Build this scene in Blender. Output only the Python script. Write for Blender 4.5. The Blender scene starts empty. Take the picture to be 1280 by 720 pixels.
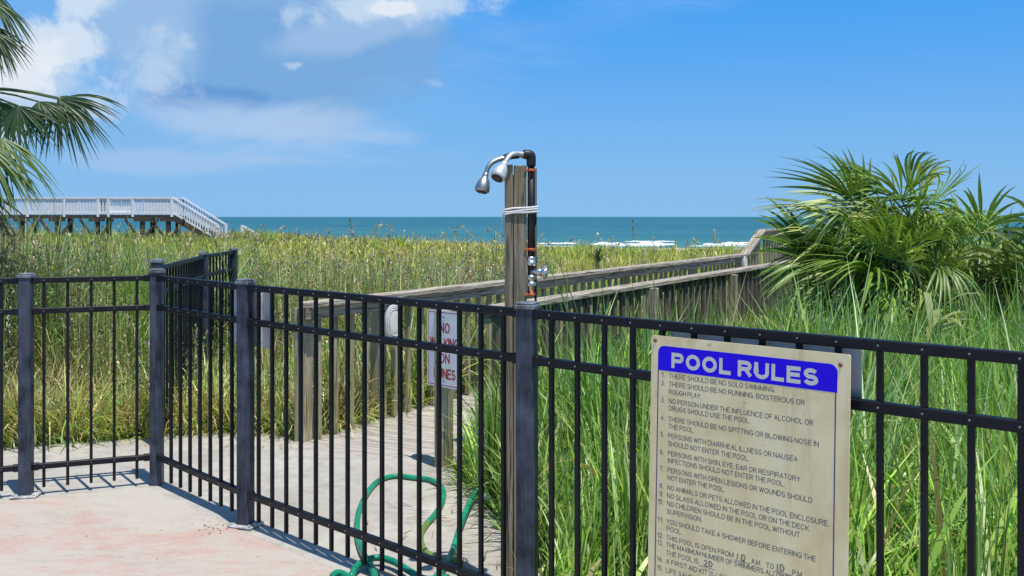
import bpy, bmesh, math, random
import numpy as np
from mathutils import Vector, Matrix, Euler

random.seed(7)
RNG = np.random.default_rng(11)
C = bpy.context.scene.collection
SC = bpy.context.scene
R = math.radians

# ------------------------------------------------------------------ camera, world, sun, exposure
cam = bpy.data.cameras.new('camera')
cam.sensor_width = 36.0
cam.lens = 36.0
cam.shift_y = -89.0 / 1280.0
cam.clip_start = 0.05
cam.clip_end = 60000.0
camo = bpy.data.objects.new('camera', cam)
camo.location = (0, 0, 1.5)
camo.rotation_euler = (R(90), 0, 0)
C.objects.link(camo)
SC.camera = camo

SUN_DIR = Vector((0.19, -0.27, 1.0)).normalized()
sun = bpy.data.lights.new('sun', 'SUN')
sun.energy = 4.8
sun.angle = R(0.5)
sun.color = (1.0, 0.95, 0.87)
suno = bpy.data.objects.new('sun', sun)
suno.rotation_euler = (-SUN_DIR).to_track_quat('-Z', 'Y').to_euler()
suno.location = (3, -4, 20)
C.objects.link(suno)

SC.view_settings.view_transform = 'Standard'
SC.view_settings.look = 'None'
SC.view_settings.gamma = 1.0
SC.view_settings.use_curve_mapping = False
SC.view_settings.exposure = 0.0

world = bpy.data.worlds.new('World')
SC.world = world
world.use_nodes = True
WT = world.node_tree
WT.nodes.clear()
WN, WL = WT.nodes, WT.links


def wmath(op, a, b=None, c=None, clamp=False):
    n = WN.new('ShaderNodeMath')
    n.operation = op
    n.use_clamp = clamp
    for i, v in enumerate((a, b, c)):
        if v is None:
            continue
        if isinstance(v, (int, float)):
            n.inputs[i].default_value = v
        else:
            WL.new(v, n.inputs[i])
    return n.outputs[0]


def wmix(fac, a, b):
    n = WN.new('ShaderNodeMix')
    n.data_type = 'RGBA'
    WL.new(fac, n.inputs[0])
    for idx, v in ((6, a), (7, b)):
        if isinstance(v, tuple):
            n.inputs[idx].default_value = (*v, 1)
        else:
            WL.new(v, n.inputs[idx])
    return n.outputs[2]


sky = WN.new('ShaderNodeTexSky')
sky.sky_type = 'NISHITA'
sky.sun_disc = False
sky.sun_elevation = math.asin(SUN_DIR.z)
sky.sun_rotation = R(145)
sky.altitude = 0
sky.air_density = 1.0
sky.dust_density = 0.3
sky.ozone_density = 2.5
hsv = WN.new('ShaderNodeHueSaturation')
hsv.inputs['Hue'].default_value = 0.5
hsv.inputs['Saturation'].default_value = 1.18
hsv.inputs['Value'].default_value = 1.12
WL.new(sky.outputs[0], hsv.inputs['Color'])
tc = WN.new('ShaderNodeTexCoord')
sep = WN.new('ShaderNodeSeparateXYZ')
WL.new(tc.outputs['Generated'], sep.inputs[0])
az = wmath('ARCTAN2', sep.outputs[0], sep.outputs[1])
el = wmath('ARCSINE', sep.outputs[2])


def wnoise(scale, detail=6, rough=0.55, dist=0.0, stretch=(1, 1, 1), off=(0, 0, 0)):
    mp = WN.new('ShaderNodeMapping')
    mp.inputs['Scale'].default_value = stretch
    mp.inputs['Location'].default_value = off
    WL.new(tc.outputs['Generated'], mp.inputs[0])
    n = WN.new('ShaderNodeTexNoise')
    n.inputs['Scale'].default_value = scale
    n.inputs['Detail'].default_value = detail
    n.inputs['Roughness'].default_value = rough
    n.inputs['Distortion'].default_value = dist
    WL.new(mp.outputs[0], n.inputs['Vector'])
    return wmath('SUBTRACT', n.outputs[0], 0.5)


puff = wnoise(9.0, 8, 0.6, 0.2)
fine = wnoise(22.0, 6, 0.6, 0.3, off=(3, 1, 2))
wisp = wnoise(6.0, 7, 0.6, 0.5, stretch=(1, 1, 3.5))
soft = wnoise(4.0, 4, 0.5, 0.2, off=(5, 2, 0))


def blob(a0, e0, ra, re, tilt, noise, amp, lo, hi, strength=1.0):
    """soft cloud bank round one compass bearing and elevation (radians)"""
    ct, st = math.cos(tilt), math.sin(tilt)
    da = wmath('SUBTRACT', az, a0)
    de = wmath('SUBTRACT', el, e0)
    x = wmath('ADD', wmath('MULTIPLY', da, ct / ra), wmath('MULTIPLY', de, st / ra))
    y = wmath('ADD', wmath('MULTIPLY', da, -st / re), wmath('MULTIPLY', de, ct / re))
    d2 = wmath('ADD', wmath('MULTIPLY', x, x), wmath('MULTIPLY', y, y))
    v = wmath('ADD', wmath('SUBTRACT', 1.0, wmath('SQRT', d2)), wmath('MULTIPLY', noise, amp))
    mr = WN.new('ShaderNodeMapRange')
    mr.interpolation_type = 'SMOOTHSTEP'
    mr.inputs[1].default_value = lo
    mr.inputs[2].default_value = hi
    mr.inputs[3].default_value = 0.0
    mr.inputs[4].default_value = strength
    WL.new(v, mr.inputs[0])
    return mr.outputs[0]


WHITE = (7.6, 8.1, 8.8)
PALE = (3.9, 5.1, 7.2)
GREY = (2.2, 3.7, 6.2)
SKYK = 0.105
mrl = WN.new('ShaderNodeMapRange')
mrl.interpolation_type = 'SMOOTHSTEP'
mrl.inputs[1].default_value = -0.02
mrl.inputs[2].default_value = 0.24
WL.new(el, mrl.inputs[0])
mrh = WN.new('ShaderNodeMapRange')
mrh.interpolation_type = 'SMOOTHSTEP'
mrh.inputs[1].default_value = 0.30
mrh.inputs[2].default_value = 0.90
mrh.inputs[3].default_value = 0.92
mrh.inputs[4].default_value = 0.0
WL.new(el, mrh.inputs[0])
# clear maritime air: deep blue down to a slightly paler band at the sea
col = wmix(mrl.outputs[0], (2.05, 4.75, 8.2), (0.50, 3.35, 8.7))
col = wmix(mrh.outputs[0], hsv.outputs[0], col)
# high thin veil over the left half
col = wmix(blob(-0.34, 0.12, 0.42, 0.24, 0.0, wisp, 0.9, 0.0, 0.8, 0.55), col, (2.4, 4.8, 8.0))
# broad blue-grey body of the bank
col = wmix(blob(-0.245, 0.170, 0.21, 0.105, -0.10, puff, 1.4, 0.05, 0.50, 0.92), col, (1.85, 3.8, 6.8))
col = wmix(blob(-0.345, 0.175, 0.07, 0.09, 0.2, puff, 1.8, 0.0, 0.7, 0.75), col, (3.3, 5.2, 7.8))
col = wmix(blob(-0.22, 0.230, 0.27, 0.05, 0.05, puff, 1.7, 0.0, 0.7, 0.80), col, (3.0, 4.9, 7.6))
col = wmix(blob(-0.285, 0.110, 0.085, 0.018, -0.03, puff, 1.3, 0.05, 0.5, 0.85), col, (1.15, 3.0, 6.3))
# towering white edges at the left
col = wmix(blob(-0.465, 0.105, 0.11, 0.050, 0.30, puff, 2.2, 0.05, 0.50, 0.85), col, (5.2, 6.5, 8.3))
col = wmix(blob(-0.415, 0.150, 0.055, 0.040, 0.25, fine, 2.6, 0.05, 0.65, 0.9), col, (6.4, 7.4, 8.6))
col = wmix(blob(-0.392, 0.195, 0.045, 0.032, 0.5, fine, 2.6, 0.05, 0.7, 0.85), col, (6.2, 7.3, 8.6))
col = wmix(blob(-0.455, 0.128, 0.060, 0.028, 0.3, fine, 2.6, 0.05, 0.6, 0.85), col, WHITE)
col = wmix(blob(-0.335, 0.128, 0.045, 0.045, 0.8, fine, 2.8, 0.05, 0.7, 0.70), col, (5.0, 6.4, 8.3))
col = wmix(blob(-0.385, 0.098, 0.045, 0.026, 0.2, fine, 2.8, 0.05, 0.6, 0.70), col, (5.6, 6.8, 8.4))
# bright rim at the top right of the bank
col = wmix(blob(-0.165, 0.176, 0.13, 0.022, 0.22, puff, 2.4, 0.0, 0.9, 0.60), col, (3.8, 5.5, 7.9))
col = wmix(blob(-0.110, 0.201, 0.13, 0.020, 0.14, fine, 3.0, 0.05, 0.9, 0.85), col, (5.6, 6.9, 8.5))
col = wmix(blob(-0.115, 0.200, 0.03, 0.011, 0.1, fine, 2.2, 0.1, 0.5, 0.8), col, WHITE)
# low long bank under it, with a flat dark base edge
col = wmix(blob(-0.215, 0.083, 0.18, 0.032, -0.09, wisp, 1.8, 0.0, 0.7, 0.85), col, (4.1, 5.7, 8.0))
col = wmix(blob(-0.33, 0.052, 0.12, 0.016, 0.0, wisp, 1.8, 0.0, 0.8, 0.45), col, (4.1, 5.7, 8.0))
# small loose puffs
col = wmix(blob(-0.212, 0.144, 0.012, 0.0055, 0.1, wnoise(60.0, 5, 0.65, 0.3), 3.2, 0.1, 1.0, 0.7), col, (5.2, 6.5, 8.4))
col = wmix(blob(-0.075, 0.130, 0.018, 0.007, -0.2, fine, 2.6, 0.1, 0.8, 0.35), col, (4.6, 6.1, 8.3))
# faint streaks to the right
col = wmix(blob(0.10, 0.19, 0.34, 0.05, 0.25, wisp, 2.4, 0.2, 1.3, 0.25), col, (3.6, 5.6, 8.2))
bg = WN.new('ShaderNodeBackground')
bg.inputs['Strength'].default_value = SKYK
WL.new(col, bg.inputs['Color'])
wo = WN.new('ShaderNodeOutputWorld')
WL.new(bg.outputs[0], wo.inputs[0])

# ------------------------------------------------------------------ materials


class NT:
    """small node-tree helper"""

    def __init__(self, name):
        self.m = bpy.data.materials.new(name)
        self.m.use_nodes = True
        self.t = self.m.node_tree
        self.t.nodes.clear()
        self.out = self.t.nodes.new('ShaderNodeOutputMaterial')
        self.p = self.t.nodes.new('ShaderNodeBsdfPrincipled')
        self.t.links.new(self.p.outputs[0], self.out.inputs[0])

    def n(self, kind, **kw):
        nd = self.t.nodes.new(kind)
        for k, v in kw.items():
            setattr(nd, k, v)
        return nd

    def link(self, a, b):
        self.t.links.new(a, b)

    def coord(self, which='Object', scale=(1, 1, 1)):
        tcn = self.n('ShaderNodeTexCoord')
        mp = self.n('ShaderNodeMapping')
        mp.inputs['Scale'].default_value = scale
        self.link(tcn.outputs[which], mp.inputs[0])
        return mp.outputs[0]

    def noise(self, vec, scale, detail=4, rough=0.55, dist=0.0):
        nd = self.n('ShaderNodeTexNoise')
        nd.inputs['Scale'].default_value = scale
        nd.inputs['Detail'].default_value = detail
        nd.inputs['Roughness'].default_value = rough
        nd.inputs['Distortion'].default_value = dist
        self.link(vec, nd.inputs['Vector'])
        return nd.outputs[0]

    def ramp(self, fac, stops):
        nd = self.n('ShaderNodeValToRGB')
        cr = nd.color_ramp
        while len(cr.elements) < len(stops):
            cr.elements.new(0.5)
        for e, (p, c) in zip(cr.elements, stops):
            e.position = p
            e.color = (*c, 1) if len(c) == 3 else c
        self.link(fac, nd.inputs[0])
        return nd.outputs[0]

    def mix(self, fac, a, b, mode='MIX'):
        nd = self.n('ShaderNodeMix', data_type='RGBA', blend_type=mode)
        if isinstance(fac, (int, float)):
            nd.inputs[0].default_value = fac
        else:
            self.link(fac, nd.inputs[0])
        for i, v in ((6, a), (7, b)):
            if isinstance(v, tuple):
                nd.inputs[i].default_value = (*v, 1)
            else:
                self.link(v, nd.inputs[i])
        return nd.outputs[2]

    def color(self, c):
        if isinstance(c, tuple):
            self.p.inputs['Base Color'].default_value = (*c, 1)
        else:
            self.link(c, self.p.inputs['Base Color'])

    def bump(self, h, strength=0.3, dist=0.01):
        b = self.n('ShaderNodeBump')
        b.inputs['Strength'].default_value = strength
        b.inputs['Distance'].default_value = dist
        self.link(h, b.inputs['Height'])
        self.link(b.outputs[0], self.p.inputs['Normal'])

    def set(self, **kw):
        for k, v in kw.items():
            self.p.inputs[k].default_value = v
        return self


BLACK3 = (0, 0, 0)
WHITE3 = (1, 1, 1)


def mat_plain(name, c, rough=0.5, metal=0.0, var=0.15, scale=12.0, bump=0.0):
    k = NT(name)
    v = k.coord()
    n = k.noise(v, scale, 5)
    d = tuple(x * (1 - var) for x in c)
    l = tuple(min(1, x * (1 + var)) for x in c)
    k.color(k.ramp(n, [(0.3, d), (0.7, l)]))
    k.set(Roughness=rough, Metallic=metal)
    if bump:
        k.bump(n, bump, 0.004)
    return k.m


def mat_fence(name, base, dust, amount):
    k = NT(name)
    v = k.coord()
    n1 = k.noise(v, 9, 6, 0.6)
    n2 = k.noise(k.coord(scale=(60, 60, 4)), 1.5, 4)
    f = k.ramp(n1, [(0.35, BLACK3), (0.75, (amount,) * 3)])
    f2 = k.ramp(n2, [(0.45, BLACK3), (0.8, (amount * 0.7,) * 3)])
    c = k.mix(f, base, dust)
    c = k.mix(f2, c, dust)
    k.color(c)
    k.set(Roughness=0.48)
    k.p.inputs['Specular IOR Level'].default_value = 0.25
    k.bump(k.noise(v, 220, 2), 0.08, 0.001)
    return k.m


def mat_wood(name, light, mid, dark, green=None, bump=0.5):
    """weathered timber; the UV map runs along the grain in metres"""
    k = NT(name)
    v = k.coord('UV', (2.2, 46, 1))
    v2 = k.coord('UV', (1.2, 6, 1))
    v3 = k.coord('UV', (3.2, 90, 1))
    g = k.noise(v, 1.0, 7, 0.62, 0.6)
    b = k.noise(v2, 1.3, 4, 0.5)
    h = k.noise(v3, 1.0, 3, 0.6, 0.3)
    c = k.ramp(g, [(0.36, dark), (0.48, mid), (0.63, light)])
    c = k.mix(k.ramp(b, [(0.35, BLACK3), (0.75, (0.55,) * 3)]), c, tuple(x * 0.62 for x in mid))
    c = k.mix(k.ramp(h, [(0.37, WHITE3), (0.455, BLACK3)]), c, tuple(x * 0.5 for x in dark))
    if green:
        gn = k.noise(k.coord('Object', (1, 1, 0.6)), 3.5, 4)
        c = k.mix(k.ramp(gn, [(0.42, BLACK3), (0.72, (0.7,) * 3)]), c, green)
    k.color(c)
    k.set(Roughness=0.85)
    k.bump(k.mix(0.5, g, h), bump, 0.006)
    return k.m


M = {}
M['fence'] = mat_fence('black_powder_coat', (0.005, 0.0055, 0.008), (0.04, 0.044, 0.056), 0.2)
M['fence_post'] = mat_fence('faded_black_powder_coat', (0.014, 0.018, 0.028), (0.10, 0.12, 0.165), 0.75)
M['cap'] = mat_fence('chalky_black_cap', (0.03, 0.034, 0.042), (0.30, 0.34, 0.38), 0.9)
M['rivet'] = mat_plain('bare_metal_rivet', (0.22, 0.22, 0.24), 0.5, 0.3)
M['plate'] = mat_plain('scuffed_base_plate', (0.42, 0.42, 0.42), 0.6, 0.0, 0.5, 40)
M['wood'] = mat_wood('weathered_rail_timber', (0.60, 0.51, 0.385), (0.41, 0.335, 0.24), (0.12, 0.09, 0.06), bump=0.8)
M['wood_pale'] = mat_wood('bleached_cap_timber', (0.64, 0.57, 0.46), (0.46, 0.395, 0.30), (0.14, 0.105, 0.07), bump=0.8)
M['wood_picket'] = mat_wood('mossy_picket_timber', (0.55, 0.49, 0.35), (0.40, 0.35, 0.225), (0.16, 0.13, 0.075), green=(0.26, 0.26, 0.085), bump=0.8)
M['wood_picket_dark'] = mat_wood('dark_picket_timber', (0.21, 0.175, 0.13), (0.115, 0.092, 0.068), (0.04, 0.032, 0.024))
M['wood_post'] = mat_wood('shower_post_timber', (0.41, 0.345, 0.27), (0.23, 0.185, 0.138), (0.04, 0.03, 0.022), green=(0.19, 0.17, 0.08), bump=1.0)
M['wood_deck'] = mat_wood('sanded_deck_planks', (0.60, 0.56, 0.50), (0.50, 0.46, 0.40), (0.30, 0.26, 0.21), bump=0.3)
M['wood_pile'] = mat_wood('dark_pile_timber', (0.12, 0.09, 0.065), (0.075, 0.055, 0.04), (0.03, 0.022, 0.018))
M['white_paint'] = mat_plain('white_painted_timber', (0.84, 0.84, 0.84), 0.6, 0, 0.06, 3)
M['grey_paint'] = mat_plain('grey_painted_timber', (0.34, 0.38, 0.43), 0.6, 0, 0.08, 3)
M['chrome'] = mat_plain('dull_chrome', (0.66, 0.66, 0.62), 0.34, 1.0, 0.2, 30)
M['brushed'] = mat_plain('tarnished_chrome', (0.42, 0.43, 0.41), 0.42, 0.9, 0.3, 30)
M['pale_metal'] = mat_plain('chalky_plated_metal', (0.62, 0.65, 0.64), 0.38, 0.45, 0.25, 40)
M['nozzle'] = mat_plain('dark_nozzle_face', (0.03, 0.03, 0.03), 0.5)
M['black_pipe'] = mat_plain('black_iron_pipe', (0.012, 0.011, 0.011), 0.5, 0, 0.4, 30)
M['copper'] = mat_plain('orange_copper_strap', (0.55, 0.13, 0.05), 0.45, 0.2, 0.3, 60)
M['rope'] = mat_plain('white_cord', (0.72, 0.72, 0.70), 0.8, 0, 0.15, 150, 0.4)
M['hose'] = mat_plain('green_hose_rubber', (0.010, 0.25, 0.135), 0.38, 0, 0.35, 9)
M['hose_olive'] = mat_plain('sun_faded_hose', (0.16, 0.24, 0.05), 0.45, 0, 0.3, 12)
M['alu_sign'] = mat_plain('bare_aluminium_sheet', (0.45, 0.49, 0.55), 0.45, 0.3, 0.12, 5)
M['sign_white'] = mat_plain('white_sign_enamel', (0.80, 0.80, 0.80), 0.4, 0, 0.06, 8)
M['red_paint'] = mat_plain('red_sign_paint', (0.42, 0.03, 0.035), 0.5)
M['blue_paint'] = mat_plain('blue_sign_paint', (0.022, 0.004, 0.78), 0.6, 0, 0.08, 6)
M['blue_paint'].node_tree.nodes['Principled BSDF'].inputs['Specular IOR Level'].default_value = 0.15
M['navy_paint'] = mat_plain('navy_line_paint', (0.05, 0.045, 0.20), 0.5)
M['letter_dark'] = mat_plain('faded_black_lettering', (0.085, 0.085, 0.11), 0.6, 0, 0.35, 25)
M['letter_pale'] = mat_plain('pale_lettering', (0.66, 0.64, 0.58), 0.5, 0, 0.06, 20)
M['marker'] = mat_plain('black_marker_ink', (0.012, 0.012, 0.012), 0.5)
M['screw'] = mat_plain('rusty_screw', (0.22, 0.12, 0.07), 0.5, 0.3, 0.4, 200)
M['lamp_white'] = mat_plain('white_ribbed_plastic', (0.72, 0.73, 0.68), 0.4, 0, 0.08, 20)

# cream pool sign with rusty run-off stains
k = NT('stained_cream_sign')
v = k.coord('Object', (9, 9, 1.3))
n1 = k.noise(v, 1.2, 6, 0.62, 0.5)
n2 = k.noise(k.coord('Object', (4, 4, 3)), 2.0, 5, 0.6, 0.8)
c = k.ramp(n2, [(0.3, (0.76, 0.61, 0.31)), (0.55, (0.88, 0.74, 0.42)), (0.75, (0.90, 0.80, 0.51))])
c = k.mix(k.ramp(n1, [(0.57, BLACK3), (0.74, (0.5,) * 3)]), c, (0.48, 0.38, 0.22))
c = k.mix(k.ramp(k.noise(k.coord('Object'), 26, 3), [(0.66, BLACK3), (0.74, (0.6,) * 3)]), c, (0.33, 0.26, 0.16))
k.color(c)
k.set(Roughness=0.5)
M['sign_cream'] = k.m

# pool deck: pale sprayed concrete with pink worn patches
k = NT('pink_worn_pool_deck')
v = k.coord()


def addn(k, *terms):
    """weighted sum of noises, centred on 0.5"""
    tot = None
    for src, wgt in terms:
        n1_ = k.n('ShaderNodeMath', operation='SUBTRACT')
        k.link(src, n1_.inputs[0])
        n1_.inputs[1].default_value = 0.5
        n2_ = k.n('ShaderNodeMath', operation='MULTIPLY')
        k.link(n1_.outputs[0], n2_.inputs[0])
        n2_.inputs[1].default_value = wgt
        if tot is None:
            n3_ = k.n('ShaderNodeMath', operation='ADD')
            k.link(n2_.outputs[0], n3_.inputs[0])
            n3_.inputs[1].default_value = 0.5
        else:
            n3_ = k.n('ShaderNodeMath', operation='ADD')
            k.link(tot, n3_.inputs[0])
            k.link(n2_.outputs[0], n3_.inputs[1])
        tot = n3_.outputs[0]
    return tot


a = k.noise(k.coord('Object', (0.9, 1.5, 1)), 0.85, 6, 0.62, 0.6)
b = k.noise(k.coord('Object', (0.7, 1.6, 1)), 11, 6, 0.75, 0.4)
gr = k.noise(v, 240, 3, 0.75)
mid_ = k.noise(v, 45, 4, 0.75)
pk = addn(k, (a, 1.0), (b, 0.55), (mid_, 0.30), (gr, 0.22))
c = k.ramp(pk, [(0.42, (0.51, 0.47, 0.40)), (0.53, (0.51, 0.44, 0.375)), (0.61, (0.52, 0.375, 0.315)), (0.78, (0.50, 0.285, 0.23))])
c = k.mix(k.ramp(gr, [(0.32, (0.55,) * 3), (0.52, BLACK3)]), c, (0.30, 0.26, 0.225))
st = k.noise(k.coord('Object', (0.8, 1.7, 1)), 2.6, 8, 0.72, 1.2)
c = k.mix(k.ramp(addn(k, (st, 1.0), (mid_, 0.3)), [(0.53, BLACK3), (0.68, (0.6,) * 3)]), c, (0.37, 0.33, 0.275))
c = k.mix(k.ramp(mid_, [(0.60, BLACK3), (0.70, (0.55,) * 3)]), c, (0.30, 0.25, 0.21))
k.color(c)
k.set(Roughness=0.88)
k.bump(k.mix(0.5, gr, mid_), 0.5, 0.004)
M['deck'] = k.m

# grey-white broom finished slab beyond the fence
k = NT('grey_concrete_slab')
v = k.coord()
a = k.noise(v, 1.3, 6, 0.6, 0.7)
b = k.noise(v, 9, 6, 0.7, 0.4)
gr = k.noise(v, 190, 3, 0.7)
c = k.ramp(a, [(0.3, (0.42, 0.40, 0.37)), (0.5, (0.50, 0.48, 0.44)), (0.7, (0.57, 0.55, 0.51))])
c = k.mix(k.ramp(b, [(0.45, BLACK3), (0.72, (0.8,) * 3)]), c, (0.30, 0.28, 0.245))
c = k.mix(1.0, c, (0.92, 0.90, 0.86), 'MULTIPLY')
c = k.mix(k.ramp(gr, [(0.28, (0.5,) * 3), (0.5, BLACK3)]), c, (0.30, 0.28, 0.26))
k.color(c)
k.set(Roughness=0.9)
k.bump(k.mix(0.5, gr, b), 0.3, 0.004)
M['slab'] = k.m

# dune soil with litter / beach sand
k = NT('dune_sand')
v = k.coord()
a = k.noise(v, 0.7, 6, 0.6)
b = k.noise(v, 14, 6, 0.7, 0.5)
sepn = k.n('ShaderNodeSeparateXYZ')
k.link(k.coord(), sepn.inputs[0])
mr = k.n('ShaderNodeMapRange')
mr.inputs[1].default_value = 70
mr.inputs[2].default_value = 90
k.link(sepn.outputs[1], mr.inputs[0])
soil = k.ramp(b, [(0.3, (0.085, 0.07, 0.04)), (0.55, (0.19, 0.16, 0.09)), (0.75, (0.30, 0.26, 0.16))])
soil = k.mix(k.ramp(a, [(0.4, BLACK3), (0.65, (0.6,) * 3)]), soil, (0.10, 0.13, 0.04))
k.color(k.mix(mr.outputs[0], soil, (0.52, 0.46, 0.36)))
k.set(Roughness=0.95)
k.bump(b, 0.6, 0.03)
M['ground'] = k.m

# sea
k = NT('sea_water')
v = k.coord()
w1 = k.noise(k.coord('Object', (0.03, 0.11, 1)), 1.0, 8, 0.62, 0.5)
w2 = k.noise(k.coord('Object', (0.006, 0.022, 1)), 1.0, 5, 0.55, 0.3)
w3 = k.noise(k.coord('Object', (0.0012, 0.006, 1)), 1.0, 4, 0.55, 0.3)
c = k.ramp(w2, [(0.35, (0.016, 0.090, 0.145)), (0.65, (0.035, 0.148, 0.200))])
sepn = k.n('ShaderNodeSeparateXYZ')
k.link(k.coord(), sepn.inputs[0])
mr = k.n('ShaderNodeMapRange')
mr.inputs[1].default_value = 130
mr.inputs[2].default_value = 420
k.link(sepn.outputs[1], mr.inputs[0])
c = k.mix(mr.outputs[0], (0.075, 0.22, 0.21), c)
c = k.mix(k.ramp(w1, [(0.40, BLACK3), (0.62, (0.75,) * 3)]), c, (0.06, 0.205, 0.25))
c = k.mix(k.ramp(w1, [(0.70, BLACK3), (0.74, (0.8,) * 3)]), c, (0.6, 0.68, 0.68))
c = k.mix(k.ramp(w3, [(0.4, BLACK3), (0.65, (0.4,) * 3)]), c, (0.006, 0.11, 0.17))
k.color(c)
k.set(Roughness=0.6, IOR=1.16)
k.bump(w1, 1.0, 1.2)
M['sea'] = k.m
M['foam'] = mat_plain('white_surf_foam', (0.82, 0.84, 0.84), 0.9, 0, 0.1, 0.8, 0.5)


def mat_leaf(name, rough=0.5, trans=0.35, spec=0.35):
    """leaf colour comes per blade from the mesh; light passes through the leaf"""
    k = NT(name)
    at = k.n('ShaderNodeAttribute', attribute_name='tint')
    k.link(at.outputs['Color'], k.p.inputs['Base Color'])
    k.set(Roughness=rough)
    k.p.inputs['Specular IOR Level'].default_value = spec
    tr = k.n('ShaderNodeBsdfTranslucent')
    mul = k.mix(1.0, at.outputs['Color'], (1.15, 1.25, 0.6), 'MULTIPLY')
    k.link(mul, tr.inputs['Color'])
    ms = k.n('ShaderNodeMixShader')
    ms.inputs[0].default_value = trans
    k.link(k.p.outputs[0], ms.inputs[1])
    k.link(tr.outputs[0], ms.inputs[2])
    k.link(ms.outputs[0], k.out.inputs[0])
    return k.m


M['grass'] = mat_leaf('grass_blades', 0.38, 0.30, 0.5)
M['palm_leaf'] = mat_leaf('palm_leaf', 0.40, 0.17, 0.45)
M['bark'] = mat_plain('palm_bark', (0.13, 0.095, 0.065), 0.9, 0, 0.5, 18, 0.8)
M['litter'] = mat_leaf('dry_litter', 0.8, 0.1, 0.1)

# ------------------------------------------------------------------ helpers


def tag(o, label=None, cat=None, group=None, kind=None):
    if label:
        o['label'] = label
    if cat:
        o['category'] = cat
    if group:
        o['group'] = group
    if kind:
        o['kind'] = kind
    return o


def empty(name, loc, label, cat, group=None, rz=0.0):
    o = bpy.data.objects.new(name, None)
    o.empty_display_size = 0.1
    o.location = loc
    o.rotation_euler = (0, 0, rz)
    C.objects.link(o)
    return tag(o, label, cat, group)


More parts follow.
